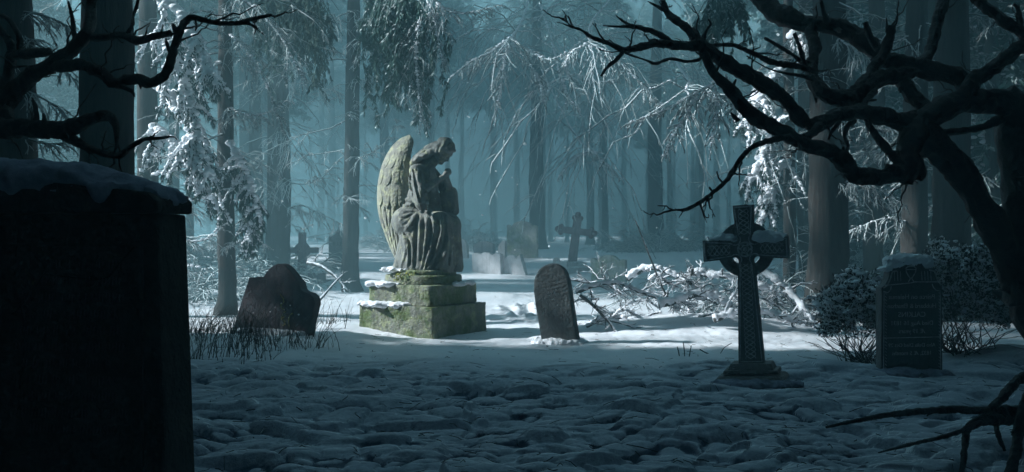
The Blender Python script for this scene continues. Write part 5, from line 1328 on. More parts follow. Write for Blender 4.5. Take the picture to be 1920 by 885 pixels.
# depth of each limb differs: the tree reaches towards and away from the viewer
DR = 5.2
L_ = [('trunk', [(2080, 1010, 150, 5.4), (2060, 880, 120, 5.35), (2010, 720, 100, 5.3), (1950, 600, 90, 5.25), (1915, 480, 78, 5.2), (1912, 400, 72), (1910, 325, 68), (1903, 250, 66), (1898, 200, 58), (1880, 178, 48)]),
      ('branch', [(1905, 200, 50), (1872, 186, 46, 5.15), (1832, 188, 44, 5.1), (1790, 194, 44, 5.0), (1750, 215, 46, 4.95), (1718, 245, 46, 4.9), (1702, 280, 44, 4.85), (1705, 312, 46, 4.8), (1700, 345, 26, 4.8)]),
      ('branch', [(1706, 318, 40, 4.82), (1672, 326, 32, 4.75), (1640, 331, 30, 4.7), (1606, 330, 34, 4.65), (1582, 302, 32, 4.6), (1555, 283, 28, 4.6), (1520, 274, 26, 4.55), (1490, 262, 28, 4.5), (1452, 240, 30, 4.5), (1400, 208, 28, 4.45), (1366, 166, 22, 4.4), (1340, 140, 19, 4.4), (1322, 105, 18, 4.4), (1311, 80, 20, 4.4)]),
      ('branch', [(1316, 84, 24, 4.4), (1280, 86, 17, 4.35), (1230, 82, 15, 4.3), (1195, 90, 13, 4.3), (1168, 93, 11, 4.25), (1140, 81, 8, 4.2), (1110, 70, 7, 4.2), (1090, 56, 5, 4.15), (1072, 50, 4, 4.15), (1061, 38, 2, 4.1)]),
      ('twig', [(1170, 95, 9, 4.25), (1158, 110, 8, 4.22), (1140, 125, 7, 4.2), (1127, 143, 4, 4.2)]),
      ('twig', [(1262, 82, 12, 4.33), (1245, 70, 12, 4.35), (1220, 58, 10, 4.38), (1190, 50, 9, 4.4), (1165, 50, 5, 4.4), (1130, 48, 2, 4.4)]),
      ('twig', [(1195, 52, 6, 4.4), (1175, 44, 6, 4.4), (1154, 29, 2, 4.4)]),
      ('twig', [(1165, 96, 4, 4.25), (1185, 104, 4, 4.22), (1212, 113, 4, 4.2), (1230, 119, 6, 4.2), (1258, 110, 6, 4.25), (1285, 115, 6, 4.3), (1310, 112, 6, 4.35), (1318, 100, 6, 4.4)]),
      ('branch', [(1316, 88, 20, 4.4), (1292, 56, 17, 4.45), (1260, 32, 15, 4.5), (1246, 10, 12, 4.55), (1238, -25, 11, 4.6)]),
      ('twig', [(1252, 22, 8, 4.52), (1236, 14, 7, 4.5), (1214, 2, 2, 4.5)]),
      ('twig', [(1316, 78, 9, 4.4), (1326, 55, 5, 4.38), (1333, 45, 4, 4.36), (1327, 35, 2, 4.35)]),
      ('branch', [(1735, 216, 32, 4.98), (1700, 229, 32, 4.9), (1655, 217, 34, 4.85), (1610, 211, 28, 4.8), (1568, 217, 28, 4.75), (1535, 234, 28, 4.7), (1503, 224, 26, 4.65), (1476, 192, 26, 4.6), (1444, 167, 28, 4.55), (1396, 137, 28, 4.5), (1355, 113, 24, 4.45), (1318, 86, 22, 4.4)]),
      ('branch', [(1322, 88, 7, 4.42), (1370, 84, 8, 4.5), (1410, 99, 10, 4.55), (1450, 117, 11, 4.6), (1500, 126, 12, 4.65), (1530, 135, 12, 4.7)]),
      ('twig', [(1434, 72, 6, 4.6), (1462, 88, 7, 4.65), (1490, 106, 7, 4.68), (1512, 126, 8, 4.7)]),
      ('twig', [(1400, 105, 2, 4.5), (1440, 128, 3, 4.55), (1475, 138, 5, 4.6), (1500, 142, 7, 4.65), (1525, 148, 10, 4.7)]),
      ('twig', [(1490, 62, 7, 4.6), (1500, 90, 8, 4.62), (1508, 120, 10, 4.68)]),
      ('branch', [(1400, -28, 34, 5.6), (1440, 12, 36, 5.5), (1475, 36, 38, 5.4), (1520, 46, 34, 5.35), (1560, 50, 30, 5.3), (1598, 62, 32, 5.25), (1630, 86, 32, 5.2), (1652, 108, 30, 5.15), (1690, 120, 30, 5.15), (1740, 131, 34, 5.15), (1796, 146, 36, 5.1), (1822, 180, 34, 5.1)]),
      ('branch', [(1520, 50, 26, 5.35), (1527, 92, 20, 5.2), (1521, 130, 22, 5.1), (1532, 163, 28, 5.0), (1560, 180, 30, 4.95), (1592, 182, 32, 4.95), (1620, 162, 28, 5.0), (1638, 132, 24, 5.05), (1655, 104, 20, 5.1), (1668, 74, 20, 5.1), (1672, 48, 14, 5.1)]),
      ('twig', [(1664, 60, 9, 5.1), (1663, 44, 4, 5.1), (1662, 34, 2, 5.1)]), ('twig', [(1645, 92, 14, 5.05), (1632, 70, 12, 5.0), (1622, 42, 10, 5.0)]),
      ('twig', [(1556, 46, 12, 5.3), (1545, 24, 9, 5.25), (1537, -10, 6, 5.2)]),
      ('branch', [(1600, 195, 26, 4.95), (1640, 152, 30, 5.0), (1698, 137, 28, 5.1), (1735, 112, 22, 5.2), (1748, 84, 22, 5.25), (1755, 50, 20, 5.3), (1765, 14, 22, 5.35), (1778, -25, 22, 5.4)]),
      ('branch', [(1640, 172, 12, 4.92), (1622, 195, 10, 4.85), (1630, 235, 12, 4.8), (1655, 270, 15, 4.78), (1682, 302, 16, 4.78), (1702, 326, 16, 4.8)]),
      ('branch', [(1792, 194, 36, 5.0), (1806, 178, 32, 5.0), (1832, 148, 30, 5.05), (1870, 122, 28, 5.1), (1905, 96, 28, 5.15), (1940, 78, 28, 5.2)]),
      ('branch', [(1940, 90, 26, 5.2), (1915, 62, 20, 5.2), (1890, 44, 20, 5.2), (1850, 15, 20, 5.25), (1812, -18, 20, 5.3)]),
      ('twig', [(1908, 62, 14, 5.2), (1912, 40, 12, 5.2), (1908, 15, 8, 5.2), (1900, 8, 7, 5.2)]),
      ('branch', [(1718, 230, 44, 4.9), (1752, 268, 56, 5.0), (1790, 305, 54, 5.05), (1822, 355, 52, 5.1), (1856, 410, 52, 5.1), (1886, 470, 54, 5.15), (1922, 555, 70, 5.2)]),
      ('branch', [(1686, 150, 26, 5.1), (1712, 180, 28, 5.05), (1735, 205, 30, 5.0), (1752, 232, 36, 5.0)]),
      ('twig', [(1768, 250, 16, 5.02), (1800, 246, 13, 5.05), (1835, 240, 13, 5.1), (1880, 222, 18, 5.15)]),
      ('branch', [(1494, 264, 20, 4.5), (1472, 258, 14, 4.45), (1440, 265, 11, 4.4), (1412, 275, 10, 4.35), (1390, 296, 9, 4.3), (1376, 318, 10, 4.3), (1358, 343, 9, 4.25), (1338, 360, 8, 4.25), (1310, 381, 7, 4.2), (1285, 393, 6, 4.2), (1262, 393, 2, 4.2)]),
      ('twig', [(1338, 362, 5, 4.25), (1332, 354, 4, 4.25), (1330, 350, 2, 4.25)]), ('twig', [(1384, 225, 10, 4.42), (1375, 217, 7, 4.4), (1370, 211, 4, 4.4)]),
      ('twig', [(1500, 262, 18, 4.55), (1520, 252, 16, 4.6), (1538, 236, 18, 4.68)]),
      ('twig', [(1600, 226, 12, 4.8), (1588, 240, 9, 4.75), (1584, 258, 8, 4.72), (1590, 275, 6, 4.72), (1580, 292, 3, 4.7)]), ('twig', [(1575, 228, 8, 4.75), (1560, 246, 7, 4.72), (1553, 262, 3, 4.7)]),
      ('twig', [(1698, 340, 16, 4.8), (1680, 322, 18, 4.75), (1664, 312, 12, 4.7)]), ('twig', [(1712, 300, 30, 4.85), (1728, 318, 20, 4.82), (1724, 338, 14, 4.82)]),
      ('root', [(2030, 760, 60, 5.3), (1940, 770, 36, 5.2), (1870, 772, 26, 5.1), (1835, 770, 20, 5.0), (1790, 768, 20, 4.95), (1720, 772, 17, 4.9), (1660, 779, 14, 4.8), (1600, 790, 11, 4.7), (1549, 801, 6, 4.65)]),
      ('root', [(1990, 770, 40, 5.25), (1900, 785, 28, 5.15), (1852, 788, 26, 5.0), (1830, 796, 18, 4.95), (1800, 809, 13, 4.9), (1760, 821, 11, 4.85), (1700, 835, 9, 4.75), (1647, 849, 4, 4.7)]),
      ('root', [(1845, 780, 20, 5.0), (1818, 800, 19, 4.95), (1810, 828, 18, 4.9), (1806, 868, 14, 4.85), (1800, 905, 10, 4.85)]),
      ('root', [(1878, 780, 26, 5.1), (1868, 795, 16, 5.05), (1874, 822, 13, 5.0), (1884, 845, 8, 5.0)]),
      ('root', [(2010, 690, 44, 5.3), (1945, 725, 34, 5.2), (1915, 780, 28, 5.1), (1904, 850, 28, 5.0), (1885, 915, 24, 4.95)]),
      ('root', [(1990, 680, 26, 5.3), (1915, 708, 24, 5.2), (1880, 745, 22, 5.1), (1850, 772, 16, 5.05)])]
x_ = (2080 - 960) / F * 5.4
dead_tree('gnarled_tree', 'black leafless gnarled tree twisting in from the right edge over the urn headstone', L_, 'nightwood', DR, (x_, 5.4, gz(x_, 5.4)), seed=3)

DL = 4.2
L_ = [('trunk', [(-330, 1150, 150, 4.5), (-300, 900, 120, 4.5), (-260, 600, 100, 4.45), (-220, 420, 90, 4.4), (-190, 300, 80, 4.4), (-170, 220, 60, 4.35)]),
      ('branch', [(-200, 330, 70, 4.4), (-110, 290, 60, 4.3), (-50, 262, 56, 4.25), (0, 205, 50), (25, 174, 36), (56, 145, 33, 4.15), (90, 125, 30, 4.1), (124, 104, 29, 4.1), (149, 80, 26, 4.1), (163, 62, 24, 4.1), (170, 42, 22, 4.15), (172, 10, 20, 4.2), (166, -25, 18, 4.2)]),
      ('branch', [(160, 68, 18, 4.1), (186, 71, 15, 4.1), (230, 67, 15, 4.05), (258, 77, 16, 4.0), (285, 69, 14, 4.0), (319, 63, 13, 3.95)]),
      ('twig', [(238, 64, 8, 4.05), (248, 48, 7, 4.05), (250, 30, 6, 4.1), (258, 5, 6, 4.1), (262, -20, 5, 4.1)]),
      ('twig', [(146, 80, 13, 4.1), (139, 60, 10, 4.12), (136, 35, 8, 4.15), (130, 12, 6, 4.15), (128, 2, 3, 4.15)]),
      ('branch', [(96, 124, 20, 4.1), (120, 124, 24, 4.05), (150, 122, 23, 4.0), (186, 135, 23, 3.95), (215, 155, 24, 3.95), (238, 150, 21, 3.95), (260, 148, 21, 3.9), (282, 156, 19, 3.9), (304, 145, 18, 3.9), (317, 122, 18, 3.9), (327, 88, 17, 3.95), (337, 58, 16, 3.95), (350, 38, 15, 4.0), (366, 33, 11, 4.0), (400, 42, 10, 4.0), (445, 43, 10, 4.05), (476, 35, 8, 4.05), (508, 28, 6, 4.1)]),
      ('twig', [(224, 160, 12, 3.95), (238, 167, 9, 3.93), (248, 172, 8, 3.92), (252, 181, 3, 3.9)]), ('twig', [(333, 66, 12, 3.95), (327, 52, 10, 3.95), (323, 44, 5, 3.95)]), ('twig', [(319, 100, 8, 3.92), (314, 85, 7, 3.92), (311, 72, 4, 3.92)]),
      ('twig', [(455, 44, 6, 4.05), (470, 46, 5, 4.05), (484, 54, 2, 4.05)]), ('twig', [(366, 38, 5, 4.0), (368, 50, 4, 4.0), (366, 58, 2, 4.0)]), ('twig', [(262, 155, 7, 3.92), (264, 166, 3, 3.9)]),
      ('branch', [(0, 215, 40), (8, 180, 28, 4.25), (14, 148, 22, 4.3), (20, 112, 19, 4.3), (22, 88, 16, 4.3), (10, 66, 12, 4.3), (-6, 46, 8, 4.3)]),
      ('branch', [(20, 108, 16, 4.3), (36, 102, 20, 4.25), (60, 101, 19, 4.2), (91, 97, 16, 4.15)]),
      ('twig', [(37, 100, 13, 4.25), (37, 72, 11, 4.25), (24, 46, 10, 4.3), (8, 30, 8, 4.3), (2, 26, 4, 4.3)]),
      ('branch', [(-200, 300, 60, 4.4), (-90, 262, 46, 4.3), (-30, 240, 38, 4.15), (20, 241, 36, 4.05), (70, 240, 34, 4.0), (115, 243, 32, 3.95), (150, 231, 28, 3.9), (185, 219, 22, 3.9), (207, 218, 17, 3.88), (217, 236, 13, 3.86), (219, 258, 9, 3.86), (218, 277, 4, 3.86)]),
      ('twig', [(66, 232, 12, 4.0), (69, 215, 10, 4.0), (66, 200, 8, 4.0), (61, 184, 4, 4.0)]),
      ('branch', [(118, 250, 24, 3.95), (136, 262, 21, 3.92), (160, 275, 17, 3.9), (188, 286, 13, 3.88), (222, 292, 13, 3.86), (240, 279, 10, 3.84), (268, 262, 8, 3.82), (292, 260, 7, 3.8), (313, 257, 6, 3.8)]),
      ('branch', [(0, 250, 40, 4.15), (10, 222, 36, 4.15), (-4, 200, 40, 4.2), (-30, 160, 30, 4.3)])]
x_ = (-330 - 960) / F * 4.5
dead_tree('dead_tree', 'bare dead tree whose crooked brown branches reach in over the big slab stone', L_, 'deadwood', DL, (x_, 4.5, 0), seed=60, gn=.20)

# ================================================================== fallen branches under snow
def fallen(label, line, r0, rng, n1=14, lf=.3, snow=1.0, group=None, sub=True, rise=0.0):
    pts_ = [P(a, b, c) for a, b, c in line]; base = pts_[0].copy(); base[2] = gz(base[0], base[1])
    t = thing('fallen_branch', label, 'fallen branch', base, group=group)
    c = resamp(spline(np.array(pts_), .06) - base, 22)[None]; L = np.array([np.linalg.norm(np.diff(c[0], axis=0), axis=1).sum()])
    mb = MB(); q = np.concatenate([c[0], (r0 * np.linspace(1, .45, 22))[:, None]], 1); mb.limb(q, 8, .2, 14, seed=rng.uniform(0, 9), step=.05)
    mb.build('limb', M['brush'], t)
    ms = MB(); sc_ = c[0] + UP * r0 * .55
    for _ in range(1):
        q = np.concatenate([sc_, (r0 * snow * np.linspace(1.05, .7, 22) * rng.uniform(.75, 1.3, 22))[:, None]], 1); ms.limb(q, 8, .35, 16, seed=rng.uniform(0, 9), step=.04)
    snow_on(ms, c, r0 * 1.15 * snow, rng, .08, .6, .9)
    if n1:
        B, LB = twigs(c, L, n1, 1.0, lf, -0.05, 7, .045, rng, t0=.08, flat=.7, tp=.6)
        mt = MB(); mt.tubes(B, r0 * .38 * np.linspace(1, .35, 7)[None, :] * np.ones((len(B), 1)), 5)
        C, LC = twigs(B, LB, 5, .9, .55, .05, 5, .06, rng, flat=.8); mt.tubes(C, r0 * .2 * np.linspace(1, .5, 5)[None, :] * np.ones((len(C), 1)), 4)
        mt.build('side_twigs', M['brush'], t)
        ms.tubes(B + UP * r0 * .3, r0 * .36 * snow * np.linspace(1, .6, 7)[None, :] * rng.uniform(.7, 1.2, (len(B), 7)), 5)
        ms.tubes(C + UP * r0 * .16, r0 * .2 * snow * np.linspace(1, .7, 5)[None, :] * rng.uniform(.6, 1.2, (len(C), 5)), 4)
    ms.build('snow_cover', M['snow'], t)
    return t
rb = np.random.default_rng(91)
fallen('long arched branch with comb-like twigs hanging before the mauve stained headstone', [(1080, 548, 12.0), (1113, 536, 12.0), (1154, 531, 12.1), (1183, 541, 12.2), (1227, 557, 12.3), (1271, 572, 12.4)], .024, rb, 18, .22)
fallen('dark bare branch slanting down to the snow nearest the leaning slate headstone', [(1088, 553, 11.6), (1105, 566, 11.6), (1123, 583, 11.6), (1140, 602, 11.6), (1156, 624, 11.6)], .024, rb, 10, .25, .6)
fallen('thick snow topped branch arching highest over the heap behind its middle', [(1176, 524, 13.0), (1200, 508, 13.0), (1224, 502, 12.9), (1259, 514, 12.8), (1303, 534, 12.7), (1330, 552, 12.6)], .032, rb, 10, .25, 1.1)
pole = fallen('thin upright dark pole sticking out of the branch heap highest of all', [(1258, 570, 12.4), (1240, 535, 12.4), (1222, 490, 12.4), (1206, 450, 12.4), (1193, 417, 12.4)], .014, rb, 5, .1, .5)
fallen('heavy snow loaded branch lying across the front of the heap', [(1235, 572, 11.9), (1262, 566, 11.9), (1303, 553, 11.9), (1341, 556, 11.9), (1372, 575, 11.8)], .036, rb, 12, .28, 1.3)
fallen('snow topped branch running from the heap towards the carved ring cross arm', [(1290, 512, 12.9), (1325, 516, 12.8), (1366, 520, 12.6), (1400, 530, 12.5), (1450, 545, 12.4)], .034, rb, 12, .25, 1.3)
fallen('snowy limb sloping down right behind the shaft of the carved ring cross', [(1380, 490, 12.9), (1420, 505, 12.7), (1460, 530, 12.4), (1500, 570, 12.2), (1525, 610, 12)], .034, rb, 14, .3, 1.3)
fallen('low snowy limb lying level in front of the heap beside the ring cross foot', [(1340, 600, 11.5), (1385, 585, 11.6), (1440, 588, 11.7), (1500, 606, 11.8)], .032, rb, 14, .3, 1.3)
fallen('forked bare branch on the snow left of the heap by the leaning headstone', [(1100, 612, 11.9), (1130, 600, 11.8), (1165, 606, 11.7), (1210, 622, 11.6)], .020, rb, 14, .25, .8)
GB = 'snowy tangled branch buried in the middle of the heap'
for i in range(34):
    a = rb.uniform(1115, 1500); b = a + rb.uniform(-110, 110); dd = rb.uniform(11.9, 13.4)
    cr_ = 1300; top_ = 500 + abs(a - 1320) * .16
    y0_ = rb.uniform(top_ + 10, 612); y1_ = y0_ + rb.uniform(-45, 45); y1_ = min(max(y1_, top_), 618)
    fallen(GB, [(a, y0_, dd), ((a * 2 + b) / 3, (y0_ * 2 + y1_) / 3 - rb.uniform(0, 16), dd + rb.uniform(-.1, .1)), ((a + 2 * b) / 3, (y0_ + y1_ * 2) / 3 - rb.uniform(0, 12), dd + rb.uniform(-.2, .2)), (b, y1_, dd + rb.uniform(-.4, .4))], rb.uniform(.011, .022), rb, 17, .36, rb.uniform(.7, 1.2), 'branches tangled in the snowy heap')
# banked snow against the stones' feet
snow_blob('snow_cover', lean, [(-.05, -.10, gz(.5, 10.8) + .0, .24, .10, .045), (.14, -.08, gz(.5, 10.8) - .005, .16, .10, .035), (0, .1, gz(.5, 11) + .0, .3, .1, .05)], 31)
snow_blob('snow_cover', tl, [(-.25, -.12, gz(-2.9, 11.2) + .0, .28, .14, .06), (.15, -.10, gz(-2.5, 11.2) + .0, .30, .13, .05)], 32)
snow_blob('snow_cover', cel, [(-.12, -.22, gz(1.9, 7.8) + .005, .24, .12, .045), (.2, -.16, gz(2.1, 7.8) + .0, .18, .12, .04)], 33, 'snow_shaded')
snow_blob('snow_cover', urn, [(-.12, -.09, gz(3.2, 8.3) + .0, .24, .12, .05), (.16, -.08, gz(3.5, 8.3) + .0, .20, .12, .045)], 34, 'snow_shaded')
# faint snowy thicket rising behind the heap
mb = MB(); c_ = []
bs = np.stack([rb.uniform(2.4, 4.8, 34), rb.uniform(13.2, 15.2, 34), np.zeros(34) + .1], 1)
dv = np.stack([rb.normal(size=34) * .8, rb.normal(size=34) * .4, rb.uniform(.3, 1.2, 34)], 1)
lace(mb, bs - np.array([2.8, 14, 0.1]), dv, rb.uniform(.8, 1.7, 34), rb, dens=1.0, r0=.014, droop=.45, n1=10, n2=4, rt=.005)
tk = thing('frosted_thicket', 'tangle of thin frosted stems standing behind the snowy branch heap', 'thicket', (2.8, 14, .1)); mb.build('stems', M['frost'], tk)
# forked broken bough and log on the left
fallen('bare forked branch lying aslant in the mist between the small crosses and the statue', [(577, 493, 17.8), (596, 497, 17.7), (612, 506, 17.6), (632, 522, 17.5), (650, 545, 17.4)], .035, rb, 4, .35, .5)
fallen('thin dead branch crossing below the forked one beside the misty trunk', [(600, 562, 16.6), (612, 548, 16.7), (628, 530, 16.8), (642, 516, 16.9)], .022, rb, 3, .3, .5)
for (lb, ya, yb, dd, r_) in (('upper snow topped log lying left behind the slim dark trunk', 532, 528, 19.5, .13), ('lower snow topped log lying left behind the slim dark trunk', 562, 560, 17.8, .10)):
    xa, xb = (325 - 960) / F * dd, (452 - 960) / F * dd; z_ = CAMZ - (ya - HZ) / F * dd
    g_ = thing('fallen_log', lb, 'log', (xa, dd, gz(xa, dd))); g0_ = gz(xa, dd)
    mb = MB(); mb.limb([[0, 0, z_ - g0_, r_], [(xb - xa) / 2, .05, z_ - g0_ + .02, r_ * .95], [xb - xa, .1, z_ - g0_ + .03, r_ * .9]], 12, .12, 6, step=.1); mb.build('log', M['trunk'], g_)
    ms = MB(); ms.limb([[0, 0, z_ - g0_ + r_ * .62, r_ * .8], [(xb - xa) / 2, .05, z_ - g0_ + .02 + r_ * .6, r_ * .85], [xb - xa, .1, z_ - g0_ + .03 + r_ * .6, r_ * .7]], 12, .25, 6, step=.08); ms.build('snow_cover', M['snow'], g_)

# ================================================================== bushes, grass, weeds, flakes
def bush(label, cx_, cy_, rx, ry, d_, rng, n=5200):
    c = P(cx_, cy_, d_); g = gz(c[0], c[1])
    t = thing('leafy_bush', label, 'bush', (c[0], c[1], g)); R_ = np.array([rx, rx * .8, ry]) / F * d_
    zc_ = c[2] - g
    mb = MB(); k = 70
    dv = rng.normal(size=(k, 3)); dv[:, 2] = np.abs(dv[:, 2]) * .8; dv = _nrm(dv)
    A = curves(np.zeros((k, 3)) + rng.normal(size=(k, 3)) * [.12, .1, 0], dv * [1, 1, .9] + [0, 0, .35], np.full(k, R_.mean() * 1.3), 6, .1, .05, rng)
    mb.tubes(A, .006 * np.linspace(1, .4, 6)[None] * np.ones((k, 1)), 4); mb.build('stems', M['brush'], t)
    # sprays of small leaves, clumped
    q = _nrm(rng.normal(size=(420, 3))); q[:, 2] = np.where(q[:, 2] < -.55, -q[:, 2], q[:, 2]); rr = rng.uniform(.45, 1.0, (420, 1)) ** .6
    lump = 1 + .42 * pn(q[:, 0] * 2.3 + cx_, q[:, 1] * 2.3, q[:, 2] * 2.3)[:, None]
    cl = q * rr * lump * R_ + [0, 0, zc_]; cl = cl[cl[:, 2] > .03]
    m = rng.integers(0, len(cl), n); ctr = cl[m] + rng.normal(size=(n, 3)) * .028
    out = _nrm(ctr - [0, 0, zc_ * .6]); dl = _nrm(out * .7 + rng.normal(size=(n, 3)) * .7 + [0, 0, .25])
    mb = MB(); mb.blades(ctr, ctr + dl * rng.uniform(.022, .046, (n, 1)), rng.uniform(.014, .024, n)); mb.build('foliage', M['leaf'], t, smooth=False)
    tp_ = cl[(cl[:, 2] > zc_ * .9) | (rng.uniform(size=len(cl)) < .12)]; tp_ = np.repeat(tp_, 3, 0) + rng.normal(size=(len(tp_) * 3, 3)) * .025
    ms = MB(); ms.lumps(tp_ + [0, 0, .015], rng.uniform(.010, .030, (len(tp_), 1)) * np.array([[1.2, 1.2, .6]]), rough=.45); ms.build('snow_cover', M['snow'], t)
    return t
rb = np.random.default_rng(14)
bush('low wide bush of small frosted leaves left of the urn headstone', 1615, 588, 78, 66, 9.2, rb, 15000)
bush('taller round bush of small frosted leaves right of the urn headstone', 1802, 556, 98, 92, 9.4, rb, 26000)

def grass_patch(name, label, spots, rng, hgt=(.06, .46), lean=.38):
    mb = MB(); Cs = []
    for (px_, d_, n_, sp_) in spots:
        x = (px_ - 960) / F * d_ + rng.normal(size=n_) * sp_; y = d_ + rng.normal(size=n_) * sp_ * .8
        z = ground(x, y) - .02; h_ = rng.uniform(*hgt, n_)
        a = rng.normal(size=n_) * lean + .1; b = rng.normal(size=n_) * lean
        s_ = np.linspace(0, 1, 5)[None, :]
        Cs.append(np.stack([x[:, None] + a[:, None] * h_[:, None] * s_ ** 1.7, y[:, None] + b[:, None] * h_[:, None] * s_ ** 1.7, z[:, None] + h_[:, None] * s_ * (1 - .12 * s_)], -1))
    C_ = np.concatenate(Cs); mb.tubes(C_, .0035 * np.linspace(1, .25, 5)[None] * rng.uniform(.6, 1.5, (len(C_), 1)), 3, cap=False)
    o = mb.build(name, M['grass'], None); return tag(o, label, 'grass', kind='stuff')
sp_ = [(px_, d_, 17, .13) for px_, d_ in zip(rb.uniform(345, 470, 26), rb.uniform(9.2, 12.2, 26))] + [(px_, d_, 10, .10) for px_, d_ in zip(rb.uniform(440, 600, 26), rb.uniform(9.9, 11.0, 26))] + [(px_, d_, 6, .07) for px_, d_ in zip(rb.uniform(590, 660, 6), rb.uniform(11, 13.5, 6))]
grass_patch('dry_grass', 'dark dry grass stalks standing out of the snow round the tilted headstone', sp_, rb)
def weed(label, pls, d_, r_=.004):
    p0 = P(*pls[0][0], d_); t = thing('dead_stalk', label, 'plant stalk', (p0[0], d_, gz(p0[0], d_)))
    mb = MB()
    for pl in pls:
        q = [[*(P(a, b, d_ + .02 * i) - np.array(t.location)), r_ * (1 - .12 * i)] for i, (a, b) in enumerate(pl)]; mb.limb(q, 5, .2, 30, step=.03)
    mb.build('stalk', M['grass'], t)
weed('three short dead stalks poking from the snow before the branch heap', [[(1275, 676), (1273, 662), (1270, 650)], [(1284, 676), (1283, 655), (1281, 642)], [(1291, 674), (1294, 660), (1296, 648)]], 9.7, .006)
weed('curved dead twig lying on the snow between heap and ring cross', [[(1312, 655), (1325, 662), (1345, 668), (1358, 652), (1372, 643)], [(1340, 667), (1345, 676), (1352, 690)]], 9.9, .006)
weed('thin dead stalk in bright snow between tilted headstone and plinth', [[(612, 640), (616, 612), (622, 590)], [(618, 608), (628, 596)], [(646, 620), (650, 598), (648, 580)]], 11.6, .005)

fl = MB(); fl.lumps([[0, 0, 0]], [[1, 1, 1]], rough=.3); fme = fl.mesh('snowflake'); fme.materials.append(M['flake'])
FL = [(984, 270, 6, 3.2), (904, 403, 8, 2.2), (685, 409, 8, 2.4), (880, 220, 9, 1.8), (930, 321, 9, 1.6), (960, 333, 9, 1.6), (1063, 362, 10, 1.8), (900, 365, 10, 1.4), (1150, 390, 9, 1.6), (877, 218, 9, 1.8), (1030, 462, 7, 2.2), (560, 590, 9, 2), (745, 330, 9, 1.5), (560, 470, 9, 1.5), (1300, 420, 8, 1.5), (815, 150, 9, 1.5), (1190, 300, 9, 1.5), (640, 230, 9, 1.5), (480, 700, 6, 1.6), (1020, 720, 6, 1.5), (760, 700, 6, 1.6)]
rf_ = np.random.default_rng(8)
FL += [(rf_.uniform(520, 1250), rf_.uniform(120, 620), rf_.uniform(11, 17), rf_.uniform(1.0, 1.8)) for _ in range(34)]
for i, (a, b, d_, r_) in enumerate(FL):
    if 600 < a < 1100 and b < 500: d_ = 12.6 + 1.7 * (i % 4)
    o = link('snowflake', fme); o.location = [float(v_) for v_ in P(a, b, d_)]; s_ = r_ / F * d_; o.scale = (s_, s_, s_ * .8)
    tag(o, 'single white snowflake drifting in the dark air', 'snowflake', 'falling snowflakes')

rb = np.random.default_rng(77); n_ = 900
ya = 4.6 + 8 * rb.uniform(0, 1, n_) ** 1.3; xa = rb.uniform(-.5, .55, n_) * ya
L_ = rb.uniform(.02, .10, n_) * np.where(rb.uniform(size=n_) < .1, 2.5, 1); an = rb.uniform(0, 6.3, n_)
A = np.stack([xa, ya, ground(xa, ya) + .004], 1); xb = xa + L_ * np.cos(an); yb = ya + L_ * np.sin(an); Bq = np.stack([xb, yb, ground(xb, yb) + .008], 1)
mid = (A + Bq) / 2 + rb.normal(size=A.shape) * .006; mid[:, 2] = np.maximum(mid[:, 2], ground(mid[:, 0], mid[:, 1]) + .005)
mb = MB(); mb.tubes(np.stack([A, mid, Bq], 1), np.full((n_, 3), .0016) * rb.uniform(.7, 2.0, (n_, 1)), 3, cap=False)
tag(mb.build('forest_litter', M['grass'], None), 'fallen needles and broken twigs scattered over the snow', 'twigs', kind='stuff')
# ================================================================== light, air, camera
build_ground()
SUN_DIR = np.array([-0.9987, 0.05]); EL = math.radians(30)
sd = Vector((SUN_DIR[0] * math.cos(EL), SUN_DIR[1] * math.cos(EL), math.sin(EL)))
ld = bpy.data.lights.new('moon', 'SUN'); ld.energy = 5.0; ld.angle = math.radians(1.4); ld.color = (0.90, 0.97, 1.0)
lo = bpy.data.objects.new('moon', ld); COL.objects.link(lo); lo.location = sd * 60
lo.rotation_euler = (-sd).to_track_quat('-Z', 'Y').to_euler()
w = bpy.data.worlds.new('World'); SC.world = w; w.use_nodes = True
nt = w.node_tree; bg = nt.nodes['Background']
sky = nt.nodes.new('ShaderNodeTexSky'); sky.sky_type = 'NISHITA'; sky.sun_disc = False
sky.sun_elevation = EL; sky.sun_rotation = math.atan2(SUN_DIR[0], SUN_DIR[1]); sky.altitude = 200
mx = nt.nodes.new('ShaderNodeMix'); mx.data_type = 'RGBA'; mx.blend_type = 'MULTIPLY'; mx.inputs[0].default_value = 1.0
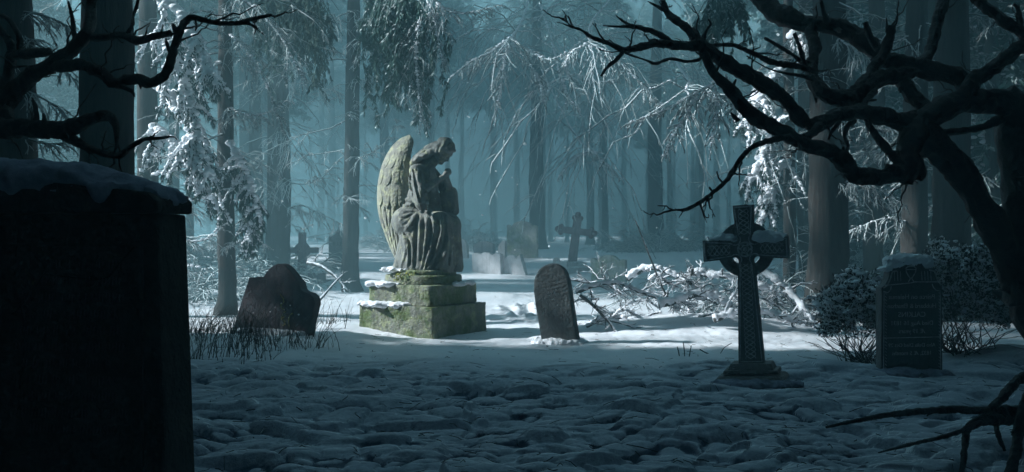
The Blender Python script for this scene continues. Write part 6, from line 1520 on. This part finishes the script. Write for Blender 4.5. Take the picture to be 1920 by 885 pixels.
mx.inputs[7].default_value = (0.40, 0.70, 1.0, 1)
nt.links.new(sky.outputs[0], mx.inputs[6]); nt.links.new(mx.outputs[2], bg.inputs[0]); bg.inputs[1].default_value = SKY_STRENGTH if 'SKY_STRENGTH' in globals() else 0.006

# the cold mist: one closed box of even density
HX, HY0, HY1, HZ0, HZ1 = 55.0, -25.0, 120.0, -1.6, 26.5
v = [(sx * HX, y, z) for z in (HZ0, HZ1) for y in (HY0, HY1) for sx in (-1, 1)]
fb = [(0, 2, 3, 1), (4, 5, 7, 6), (0, 1, 5, 4), (2, 6, 7, 3), (0, 4, 6, 2), (1, 3, 7, 5)]
me = bpy.data.meshes.new('haze'); me.from_pydata(v, [], fb); me.update()
hm = bpy.data.materials.new('haze'); hm.use_nodes = True; hn = hm.node_tree
for x in list(hn.nodes): hn.nodes.remove(x)
ho = hn.nodes.new('ShaderNodeOutputMaterial'); pv = hn.nodes.new('ShaderNodeVolumePrincipled')
pv.inputs['Color'].default_value = (0.26, 0.46, 0.515, 1); pv.inputs['Density'].default_value = 0.031; pv.inputs['Anisotropy'].default_value = 0.25
hn.links.new(pv.outputs[0], ho.inputs['Volume']); me.materials.append(hm)
hz = link('haze', me); tag(hz, 'cold blue mist filling the wood', 'mist', kind='stuff')

cd = bpy.data.cameras.new('camera'); cam = bpy.data.objects.new('camera', cd); COL.objects.link(cam)
cam.location = (0, 0, CAMZ); cam.rotation_euler = (PI / 2, 0, 0); cd.sensor_width = 36; cd.lens = F / 1920 * 36
cd.shift_y = -(442.5 - HZ) / 1920; cd.clip_start = 0.05; cd.clip_end = 600
SC.camera = cam
vs = SC.view_settings; vs.view_transform = 'Standard'; vs.look = 'None'; vs.exposure = 3.35; vs.gamma = 1
SC.display_settings.display_device = 'sRGB'
cy = SC.cycles; cy.use_denoising = True; cy.max_bounces = 5; cy.diffuse_bounces = 3; cy.glossy_bounces = 2; cy.volume_bounces = 1
cy.transparent_max_bounces = 4; cy.volume_step_rate = 1; cy.sample_clamp_indirect = 4
